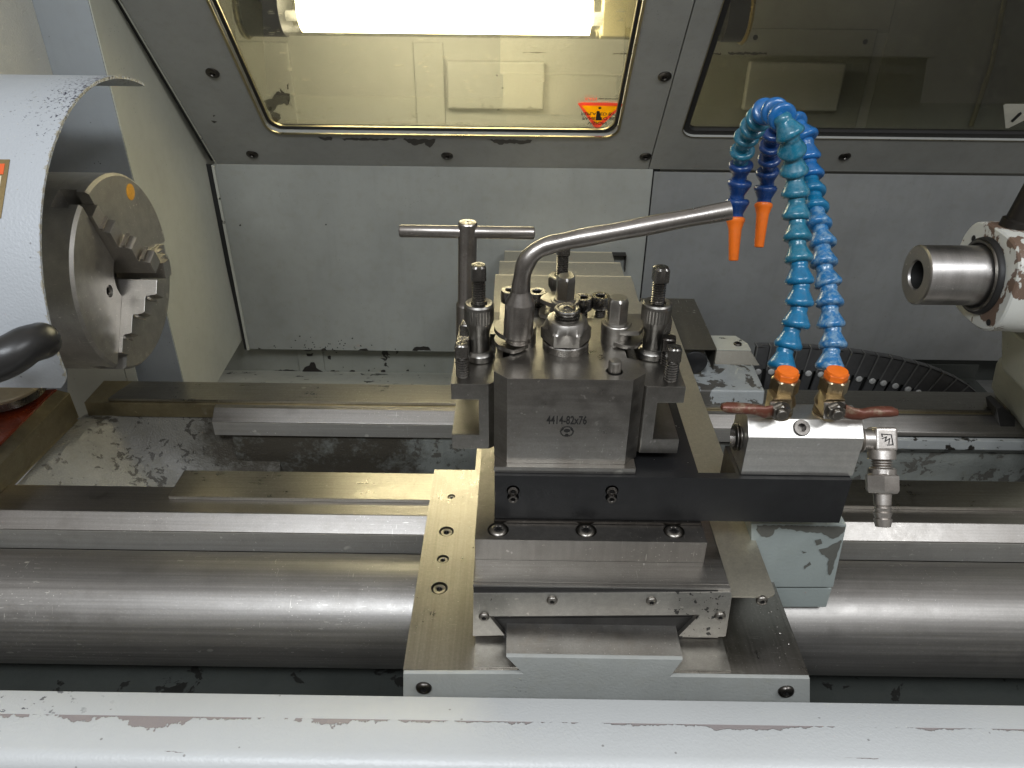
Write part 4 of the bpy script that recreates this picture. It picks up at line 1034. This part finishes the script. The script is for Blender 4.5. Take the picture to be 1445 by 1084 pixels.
hr = frame_panel((w1[1]+w2[0])/2+.0135, 1.05, w2, M['hood'], 'hood_panel', 'sloping grey hood panel framing the dark window on the right')
part('hood_edge', prism([hw_(hxl-.0065,-.002,.001), hw_(hxl-.0045,-.002,.001), hw_(hxl-.0045,slope_top,.001), hw_(hxl-.0065,slope_top,.001)], -HN*.05), M['ledge'], hl)
for (bx, by) in ((300,103),(356,218),(631,220),(911,221),(938,108)):
    part('flush_screw', lathe([(-.001,.0096),(.0012,.0092),(.0024,.0070),(.0024,.0038),(.0012,.0034,'h'),(.0002,.0033,'h'),(.0002,.0004)], HP(bx,by), HN, 40), M['dkscrew'], hl, sharp=30)
for (bx, by) in ((1192,221),):
    part('flush_screw', lathe([(-.001,.0096),(.0012,.0092),(.0024,.0070),(.0024,.0038),(.0012,.0034,'h'),(.0002,.0033,'h'),(.0002,.0004)], HP(bx,by), HN, 40), M['dkscrew'], hr, sharp=30)
part('side_cheek', prism([hw_(hxl-.004,0,-.0145), hw_(hxl-.004,slope_top-.001,-.0145), V((hxl-.004,1.438,hw_(0,slope_top).z-.001)), V((hxl-.004,1.438,H(.42)))], (-.003,0,0)), M['hood'], hl)
part('hood_gap', prism([hw_(hxl-.0155,.0,-.006), hw_(hxl-.0066,-.0,-.006), hw_(hxl-.0066,slope_top,-.006), hw_(hxl-.0155,slope_top,-.006)], -HN*.004), M['dark'], hl)
part('side_edge', prism([V((Wl-.014,YB-.004,zbot)), V((Wl-.010,YB-.004,zbot)), V((Wl-.010,YB-.004,zfold-.001)), V((Wl-.014,YB-.004,zfold-.001))], (0,.0035,0)), M['ledge'], wl)
part('side_gap', prism([V((Wl-.019,YB-.002,zbot)), V((Wl-.0142,YB-.002,zbot)), V((Wl-.0142,YB-.002,zfold)), V((Wl-.027,YB-.002,zfold)), V((Wl-.024,YB-.002,(zbot+zfold)/2+.04))], (0,.002,0)), M['dark'], wl)
from mathutils.geometry import tessellate_polygon
# bare patches along the lower window edge (peeled paint)
bare = plain('bare_brown_primer', (.055,.05,.042), .5)
def blob(pts, par, m=None, name='peeled_patch', pl_=None, off=.00035, ragged=.9, seed=1):
    rnd = random.Random(seed); out = []
    n = len(pts)
    for i in range(n):
        a, b = pts[i], pts[(i+1) % n]; L_ = math.hypot(b[0]-a[0], b[1]-a[1]); k = max(1, int(L_/3))
        for j in range(k):
            t = j/k; out.append((a[0]+(b[0]-a[0])*t+rnd.uniform(-ragged,ragged), a[1]+(b[1]-a[1])*t+rnd.uniform(-ragged,ragged)))
    f = pl_ or (lambda x_, y_: HP(x_, y_, off))
    P3 = [f(*q) for q in out]
    bm = bmesh.new(); vs = [bm.verts.new(p) for p in P3]
    for tr in tessellate_polygon([[(p-P3[0])*1000 for p in P3]]):
        try: bm.faces.new([vs[i] for i in tr])
        except ValueError: pass
    g = bmesh.ops.extrude_face_region(bm, geom=bm.faces[:])
    nn = (P3[1]-P3[0]).cross(P3[len(P3)//2]-P3[0]).normalized()
    nn = nn if nn.dot(CAM-P3[0]) < 0 else -nn
    bmesh.ops.translate(bm, verts=[v for v in g['geom'] if isinstance(v, bmesh.types.BMVert)], vec=nn*.00025)
    o = part(name, bm, m or bare, par, sharp=80)
    for p_ in o.data.polygons: p_.use_smooth = False
    return o
blob([(568,196),(615,197),(612,203),(606,208),(598,202),(585,205),(576,201)], hl, seed=2)
blob([(688,197),(750,198),(748,202),(735,203),(722,202),(705,204),(694,200)], hl, seed=3)
blob([(449,194),(470,194),(467,198),(455,198)], hl, seed=4); blob([(480,195),(560,195.5),(555,198),(520,198),(500,197.5),(486,198)], hl, seed=5)
blob([(300,162),(304,163),(302,165)], hl, seed=6); blob([(298,171),(306,172),(303,174)], hl, seed=7)
# gaskets and panes
def gasket(win, par, m, w_, out0, out1, name, inset=0.):
    a = rrect(win[0]-inset, win[1]+inset, win[2]-inset, win[3]+inset, .022+inset, out=out1); b = rrect(win[0]+w_, win[1]-w_, win[2]+w_, win[3]-w_, .022-w_, out=out1)
    a0_ = rrect(win[0]-inset, win[1]+inset, win[2]-inset, win[3]+inset, .022+inset, out=out0); b0_ = rrect(win[0]+w_, win[1]-w_, win[2]+w_, win[3]-w_, .022-w_, out=out0)
    return part(name, loft([a, b, b0_, a0_, a], None, False, False), m, par, sharp=40)
trim = steel('window_trim', (.50,.44,.28), .30, (60,60,60), .5, (.2,.15,.08))
gasket(w1, hl, trim, .0022, .0005, .0022, 'window_trim', .0012)
gasket((w1[0]+.0022,w1[1]-.0022,w1[2]+.0022,w1[3]-.0022), hl, M['seal'], .0046, -.012, -.006, 'window_seal')
gasket((w1[0]+.0065,w1[1]-.0065,w1[2]+.0065,w1[3]-.0065), hl, trim, .0014, -.0088, -.0065, 'window_trim')
gasket(w2, hr, M['seal'], .0095, -.012, -.004, 'window_seal')
gasket((w2[0]-.001,w2[1]+.001,w2[2]-.001,w2[3]+.001), hr, trim, .0012, .0002, .0010, 'window_trim')
part('window_pane', prism(rrect(w1[0]+.004, w1[1]-.004, w1[2]+.004, w1[3]-.004, .018, out=-.009), -HN*.0012), M['glass'], hl)
part('window_pane', prism(rrect(w2[0]+.004, w2[1]-.004, w2[2]+.004, w2[3]-.004, .018, out=-.009), -HN*.0012), M['glassd'], hr)
# upper roof sheets close the enclosure above the photo
top = hw_(0, slope_top)
tag(part('hood_roof', box((-.80,top.y-.01,top.z+.002),(1.05,1.60,top.z+.008)), M['hood']), 'grey sheet roof of the enclosure above the windows', 'roof')

# warning sticker on the pane, printed the other way up
st = thing('warning_sticker', 'orange and red triangular warning sticker on the lit window, seen upside down', 'sticker', HP(846,162,-.0088))
def tri(pts, out, m, name, par): return part(name, prism([HP(x_, y_, out) for x_, y_ in pts], -HN*.0002), m, par)
pk = decal('sticker_red', (.95,.24,.15)); og = decal('sticker_orange', (1,.66,.02))
bo = [(815,146),(822,144.5),(872,145.5),(879,147),(877,151),(846,180),(841,180.5),(838,179)]; bi = [(821,149.5),(823,149),(870,150),(873,151),(871,153),(846,173),(843,175),(840,173)]
stb = part('red_border', loft([[HP(*q, -.0085) for q in bo], [HP(*q, -.0085) for q in bi], [HP(*q, -.0087) for q in bi], [HP(*q, -.0087) for q in bo], [HP(*q, -.0085) for q in bo]], None, False, False), pk, st)
tri([(821,149.5),(823,149),(870,150),(873,151),(871,153),(846,173),(843,175),(840,173)], -.0082, og, 'orange_field', st)
def htext(s_, px, py, size, m, flip=-1, sx=1., name='lettering'):
    o = HP(px, py, -.0079); X_ = V((1,0,0)); Y_ = U*flip
    m4 = Matrix((X_, Y_, X_.cross(Y_))).transposed().to_4x4(); m4.translation = o
    return text(st, s_, m4, size, m, name, sx, bold=.00008)
htext('VISION', 843, 172, .0092, M['ink']); htext('PANEL TO BE', 845, 165.5, .0088, M['ink'], sx=.92); htext('REPLACED BY', 844, 159, .0088, M['ink'], sx=.92)
tri([(842,157),(846,157),(849,170),(840.5,170)], -.0080, M['ink'], 'figure_body', st)
part('figure_head', lathe([(0,.0022),(.0002,.0022),(.0002,.0004)], HP(846.5,152.5,-.0080), HN, 20), M['ink'], st)
htext('XAN', 834, 138.0, .0085, pk, -1, 1.); htext('safety devices limited', 859, 139.0, .0034, M['ink'])

# corner sticker on the right window
s2 = thing('arrow_sticker', 'small pale triangular sticker with black mark on the dark window, right edge', 'sticker', HP(1432,160,-.0088))
part('sheet', prism([HP(x_, y_, -.0084) for x_, y_ in ((1416,149),(1419,147),(1470,147),(1470,158),(1423,181),(1419,181))], -HN*.0002), plain('sticker_white', (.62,.60,.50), .5), s2)
part('printed_mark', prism([HP(x_, y_, -.0081) for x_, y_ in ((1426,171),(1429,173),(1442,161),(1441,158),(1437,160))], -HN*.0001), M['ink'], s2)

# lamp recess
YC = 1.44
cav = thing('lamp_recess', 'painted sheet metal recess with raised rectangular plates behind the windows', 'lamp recess', (.2,YC,H(.45)))
zt_ = top.z
split2 = P(960,100,y=YC).x
part('back', box((-.60,YC,H(.42)),(1.06,YC+.004,zt_)), M['cavity'], cav)
xl_ = P(352,120,y=YC).x
part('right_end', box((1.045,.98,H(.42)),(1.0485,YC-.0005,zt_-.001)), M['cavity_shaded'], cav)
part('bottom', prism([hw_(-.5,-.002,-.016), hw_(1.05,-.002,-.016), V((1.05,YC,H(.40))), V((-.5,YC,H(.40)))], (0,0,-.003)), M['cavity'], cav)
pE = P(355,60,y=YC-.001)
part('side', box((xl_-.06,1.12,H(.36)),(xl_-.055,YC-.0005,zt_-.002)), M['cavity'], cav)
def CBx(x0, x1, y0, y1, d, m='cavity', name='raised_plate', off=0, bev=.002):
    a = P(x0, y1, y=YC-d-off); b = P(x1, y0, y=YC-d-off)
    return part(name, box((a.x, YC-d-off, a.z), (b.x, YC-.0003-off, b.z)), M[m], cav, bev, 3)
CBx(632,769,88,154,.014, bev=.004)
CBx(590,625,60,205,.004, name='upright_strip'); CBx(1048,1196,90,156,.016, 'cavity', off=.0065, bev=.004); CBx(955,1240,42,205,.006, 'cavity_shaded', name='raised_field')
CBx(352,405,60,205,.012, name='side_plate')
part('shaded_back', box((P(1241,100,y=YC-.003).x, YC-.003, H(.40)),(1.05,YC-.0004,zt_-.001)), M['cavity_shaded'], cav)
part('upper_back', box((P(955,100,y=YC-.003).x, YC-.0032, P(955,43,y=YC).z),(P(1240,100,y=YC-.003).x,YC-.0004,zt_-.001)), M['cavity_shaded'], cav)
part('cable_conduit', tube([P(1418,0,y=YC-.01),P(1400,90,y=YC-.01),P(1370,178,y=YC-.01)], .0045, 12), plain('conduit_olive', (.22,.21,.11), .5), cav)
for (x_, y_) in ((1066,53),(1221,59)):
    part('screw_hole', lathe([(0,.0042),(.0004,.0042),(.0004,.001)], P(x_, y_, y=YC-.0065), (0,-1,0), 20), M['dark'], cav)
CP = lambda x_, y_: P(x_, y_, y=YC-.0126)
blob([(372,142),(384,139),(392,128),(396,131),(395,125),(402,131),(409,132),(408,148),(404,150),(400,146),(390,150),(386,158),(395,161),(397,168),(390,173),(384,165),(380,158),(376,150)], cav, pl_=CP, seed=11)
blob([(405,120),(407,118),(408,126),(405,126)], cav, pl_=CP, seed=12)
CP2 = lambda x_, y_: P(x_, y_, y=YC-.0005)
for sd, q in enumerate(((865,75,896,77),(738,74,770,75),(700,106,703,108),(700,155,706,156),(708,123,711,125))):
    blob([(q[0],q[1]),(q[2],q[1]),(q[2],q[3]),(q[0],q[3])], cav, pl_=lambda x_, y_: P(x_, y_, y=YC-(.0146 if 632 < x_ < 769 and y_ > 88 and y_ < 150 else .0006)), seed=20+sd, ragged=.5)
for sd, q in enumerate(((998,75,1018,77),(1028,74,1082,77))):
    blob([(q[0],q[1]),(q[2],q[1]),(q[2],q[3]),(q[0],q[3])], cav, pl_=lambda x_, y_: P(x_, y_, y=YC-.0066), seed=30+sd)

# lamp
YL = 1.22
lp = thing('tube_lamp', 'lit fluorescent tube lamp with dark round end caps behind the window', 'lamp', P(640,52,y=YL))
cz = P(640,12,y=YL).z
def LX(px): return P(px, 30, y=YL).x
RL = .0400
part('end_cap', lathe([(0,RL-.004),(.002,RL),(LX(405)-LX(352),RL)], (LX(352),YL,cz), (1,0,0), 56), plain('lamp_cap_dark', (.045,.045,.042), .35), lp, sharp=40)
part('end_ring', lathe([(0,RL+.003),(.004,RL+.0045),(.006,RL+.003),(.006,RL-.004)], (LX(345),YL,cz), (1,0,0), 56), plain('lamp_ring', (.20,.17,.09), .3, .6), lp, sharp=40)
part('end_cap', lathe([(0,RL),(LX(1046)-LX(1018),RL)], (LX(1018),YL,cz), (1,0,0), 56), plain('lamp_cap_brown', (.05,.046,.038), .35), lp, sharp=40)
part('end_ring', lathe([(0,RL+.002),(.003,RL+.004),(.006,RL+.002),(.006,RL-.004)], (LX(1046),YL,cz), (1,0,0), 56), plain('lamp_ring_gold', (.45,.33,.10), .3, .6), lp, sharp=40)
part('outer_tube', lathe([(0,RL-.002),(LX(1018)-LX(405),RL-.002)], (LX(405),YL,cz), (1,0,0), 56, cap0=False, cap1=False), M['tubeglass'], lp)
part('lit_tube', lathe([(0,.010),(.004,.0335),(LX(836)-LX(424)-.004,.0335),(LX(836)-LX(424),.010)], (LX(424),YL,cz), (1,0,0), 48), M['lamp'], lp)
part('tube_socket', lathe([(0,.007),(LX(424)-LX(405),.007)], (LX(405),YL,cz-.012), (1,0,0), 20), M['pin'], lp)
part('tube_socket', lathe([(0,.009),(LX(852)-LX(836),.009)], (LX(836),YL,cz-.012), (1,0,0), 20), M['pin'], lp)
part('reflector', box((LX(850),YL-.010,cz-.034),(LX(1016),YL+.030,cz+.03)), plain('reflector_cream', (.60,.54,.32), .5), lp, .002)

# ------------------------------------------------------------------ ledges below the back panel
yl = YB+.035
zl = P(500,526,y=yl).z
ld = tag(part('rear_sill', xprism([(yl-.0,.575-zl-.002),(YB-.10,P(500,548,y=YB-.10).z*-1+.575),(YB-.10,P(500,548,y=YB-.10).z*-1+.585),(yl,.575-zl+.01)], -.78, Wm+.05), M['ledge'], loc=(0,YB,zl-.01)), 'pale painted sill with chipped black spots between rear way and back panel', 'sill')
part('grey_section', xprism([(yl-.0,.575-zl-.002),(YB-.10,P(500,548,y=YB-.10).z*-1+.575),(YB-.10,P(500,548,y=YB-.10).z*-1+.585),(yl,.575-zl+.01)], Wm+.0505, 1.05), M['backr'], ld)
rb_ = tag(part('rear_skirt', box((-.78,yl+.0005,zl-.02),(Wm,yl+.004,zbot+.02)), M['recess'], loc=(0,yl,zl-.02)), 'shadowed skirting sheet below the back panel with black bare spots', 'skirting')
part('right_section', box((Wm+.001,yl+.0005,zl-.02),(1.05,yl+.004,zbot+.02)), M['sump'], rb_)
q = P(420,500,y=yl-.003); q2 = P(459,527,y=yl-.003)
part('joint_plate', box((q.x, yl-.004, q2.z), (q2.x, yl+.0003, q.z+.02)), M['recess'], rb_, .001)
SP = lambda x_, y_: P(x_, y_, y=yl-.0044)
blk = plain('bare_black_patch', (.018,.015,.012), .5)
blob([(427,524),(430,518),(436,516),(438,511),(444,512),(446,519),(453,522),(458,529),(427,529)], rb_, blk, pl_=SP, seed=41)
blob([(432,500),(441,499),(441,503),(434,503)], rb_, blk, pl_=SP, seed=42)
SP2 = lambda x_, y_: P(x_, y_, y=yl+.0001)
for sd, q in enumerate(((462,523,480,527),(494,522,500,527),(537,522,543,527),(385,522,420,526),(462,502,467,507),(574,521,577,523),(519,521,522,524))):
    blob([(q[0],q[3]),(q[0],q[1]+1),((q[0]+q[2])/2,q[1]),(q[2],q[1]+1),(q[2],q[3])], rb_, blk, pl_=SP2, seed=50+sd)
BK = lambda x_, y_: P(x_, y_, y=.5293)
gp_ = plain('bare_grey_green_primer', (.115,.115,.10), .5)
blob([(1069,741.5),(1193,743.5),(1190,753),(1176,761),(1168,757),(1160,752),(1140,751),(1122,749),(1100,745),(1094,748),(1090,755),(1082,759),(1074,757),(1068,748)], bk, gp_, pl_=BK, seed=71, ragged=1.0)
blob([(1188,762),(1180,786),(1174,808),(1170,812),(1168,800),(1170,790),(1160,782),(1156,776),(1166,774),(1176,768)], bk, gp_, pl_=BK, seed=72, ragged=1.1)
blob([(1150,763),(1158,761),(1161,768),(1152,770)], bk, gp_, pl_=BK, seed=73); blob([(1134,801),(1143,793),(1144,797),(1136,803)], bk, gp_, pl_=BK, seed=74); blob([(1132,778),(1138,779),(1134,781)], bk, gp_, pl_=BK, seed=75)
WP = lambda x_, y_: P(x_, y_, y=YB-.0004)
for sd, q in enumerate(((582,489,608,494.5),(505,492,520,495),(452,491,462,495),(365,491,368,493),(425,493,440,495))):
    blob([(q[0],q[3]),(q[0]+3,q[1]+1),((q[0]+q[2])/2,q[1]),(q[2]-3,q[1]),(q[2],q[3])], wl, blk, pl_=WP, seed=60+sd)
for sd in range(38):
    rr_ = random.Random(900+sd); x_ = rr_.gauss(455,32); y_ = 493-abs(rr_.gauss(0,8)); s_ = rr_.uniform(.5,1.2)
    blob([(x_-s_,y_),(x_,y_-s_),(x_+s_,y_),(x_,y_+s_)], wl, blk, 'paint_speck', WP, seed=sd, ragged=.2)
for (x_, y_, s_) in ((339,318,1.6),(460,317,1.2),(325,430,.9)): blob([(x_-s_,y_),(x_,y_-s_),(x_+s_,y_),(x_,y_+s_)], wl, blk, 'paint_speck', WP, seed=3, ragged=.2)

# ------------------------------------------------------------------ left end walls
Yc1 = .985
ca = P(262,548,y=Yc1); cb_ = V((P(340,498,y=YB-.02).x, YB-.02, ca.z)); cb_ = ca + (cb_-ca)*1.5
zt2_ = 1.0
lw_ = tag(part('end_wall', prism([V((ca.x,ca.y,-.10)), V((cb_.x-.004,cb_.y,-.10)), V((cb_.x-.004,cb_.y,zt2_)), V((ca.x,ca.y,zt2_))], (-.006,0,0)), M['cream']), 'cream painted end wall panel between chuck and hood', 'wall panel')
# hood side plate: edge of the hood overlapping the end wall
gw = tag(part('end_wall', box((-.80,Yc1-.002,-.10),(ca.x-.001,Yc1+.004,zt2_)), M['bluegrey']), 'blue grey wall panel with dark specks above the chuck', 'wall panel')
part('seam_backing', box((Wm-.01,YB+.005,zbot),(Wm+.012,YB+.006,zfold)), M['dark'], wl)
tq = P(40,112,y=.93); tq0 = P(22,0,y=.93)
tw_ = tag(part('headstock_cover', box((-.85,.70,P(30,130,y=.93).z),(tq.x,.984,zt2_)), M['textured'], bev=.003), 'pale textured headstock cover block in the top left corner', 'headstock cover')
lo2 = tag(part('lower_wall_plate', prism([P(95,505,y=.962),P(171,505,y=.962),P(190,590,y=.962),P(95,590,y=.962)], (0,.003,0)), M['cream'], bev=.0006), 'small cream plate below the chuck behind the rear way', 'plate')
part('edge_flange', prism([P(172.5,505,y=.9615),P(186,505,y=.9615),P(206,590,y=.9615),P(191.5,590,y=.9615)], (0,.003,0)), M['cream'], lo2)

# ------------------------------------------------------------------ light
w = bpy.data.worlds.new('World'); scene.world = w; w.use_nodes = True
bg = w.node_tree.nodes['Background']; bg.inputs[1].default_value = .31
wn = w.node_tree.nodes; wk = w.node_tree.links
tcw = wn.new('ShaderNodeTexCoord'); sx = wn.new('ShaderNodeSeparateXYZ'); wk.new(tcw.outputs['Generated'], sx.inputs[0])
vo = wn.new('ShaderNodeTexNoise'); vo.inputs['Scale'].default_value = 3.2; vo.inputs['Detail'].default_value = 1.5; wk.new(tcw.outputs['Generated'], vo.inputs[0])
r1 = wn.new('ShaderNodeMapRange'); wk.new(sx.outputs[2], r1.inputs[0])
for i_, q_ in enumerate((-.6,.9,.30,1.25)): r1.inputs[i_+1].default_value = q_
r2 = wn.new('ShaderNodeMapRange'); wk.new(vo.outputs[0], r2.inputs[0])
for i_, q_ in enumerate((.38,.62,.35,1.5)): r2.inputs[i_+1].default_value = q_
mm_ = wn.new('ShaderNodeMath'); mm_.operation = 'MULTIPLY'; wk.new(r1.outputs[0], mm_.inputs[0]); wk.new(r2.outputs[0], mm_.inputs[1])
vm = wn.new('ShaderNodeVectorMath'); vm.operation = 'SCALE'; vm.inputs[0].default_value = (.80,.775,.74); wk.new(mm_.outputs[0], vm.inputs['Scale']); wk.new(vm.outputs[0], bg.inputs[0])
def area(name, loc, target, sx, sy, power, col):
    l = bpy.data.lights.new(name, 'AREA'); l.shape = 'RECTANGLE'; l.size = sx; l.size_y = sy; l.energy = power; l.color = col
    o = bpy.data.objects.new(name, l); COL.objects.link(o); o.location = loc
    o.rotation_euler = (V(target)-V(loc)).to_track_quat('-Z', 'Y').to_euler(); return o
area('workshop_ceiling_light', (-.35,-.75,1.75), (0,.5,0), 1.1, .30, 20, (.89,.94,1))
area('workshop_ceiling_light_right', (1.15,-.45,1.75), (.2,.5,0), .9, .25, 11, (.93,.96,1))
scene.view_settings.view_transform = 'Standard'; scene.view_settings.look = 'None'; scene.view_settings.gamma = 1
scene.view_settings.exposure = .54; scene.view_settings.use_curve_mapping = False
scene.cycles.max_bounces = 8; scene.cycles.diffuse_bounces = 4; scene.cycles.glossy_bounces = 5; scene.cycles.transparent_max_bounces = 12
scene.cycles.use_denoising = True
scene.cycles.sample_clamp_indirect = 6

# ------------------------------------------------------------------ fine chips lying where they fell
rs_ = random.Random(31); bm = bmesh.new()
def chip(p, s_):
    a = rs_.uniform(0, 2*PI); u = V((math.cos(a), math.sin(a), 0)); w_ = V((-u.y, u.x, 0)); cv_ = rs_.uniform(.2, .9)
    k = 4; wd = s_*rs_.uniform(.18, .4); pr = []
    for i in range(k+1):
        t = i/k; c_ = p + u*(s_*(t-.5)) + V((0,0,.0002+s_*cv_*math.sin(t*PI)*.45)) + w_*(s_*.35*math.sin(t*2.2))
        pr.append((bm.verts.new(c_-w_*wd), bm.verts.new(c_+w_*wd)))
    for a_, b_ in zip(pr, pr[1:]): bm.faces.new((a_[0], b_[0], b_[1], a_[1]))
def sprinkle(n, x0, x1, y0, y1, z, s0, s1):
    for _ in range(n): chip(V((rs_.uniform(x0, x1), rs_.uniform(y0, y1), z)), rs_.uniform(s0, s1))
sprinkle(26, SX0+.004, CX0-.006, Ys+.01, .69, H(.539), .0006, .0018)
sprinkle(26, qc_.x+.004 if qc_.x < SX1-.01 else SX1-.03, SX1-.004, Ys+.01, .52, H(.539), .0006, .0018)
sprinkle(22, CX0+.004, CX1-.004, .4590, .484, H(.4722), .0004, .0012)
sprinkle(34, pl.x+.02, SX0-.004, .688, .731, H(.573), .0006, .0020)
sprinkle(26, xr0, CX0-.03, .893, .935, H(.573), .0006, .0022)
sprinkle(22, PX0+.11, PXm-.004, .53, .64, H(.399), .0005, .0013)
sprinkle(16, cx-.042, cx+.042, .522, .550, TZ, .0005, .0012)
tag(part('metal_swarf', bm, M['jaw'], loc=(0,.6,0)), 'tiny loose steel chips scattered on the saddle and the bed ways', 'swarf', kind='stuff')
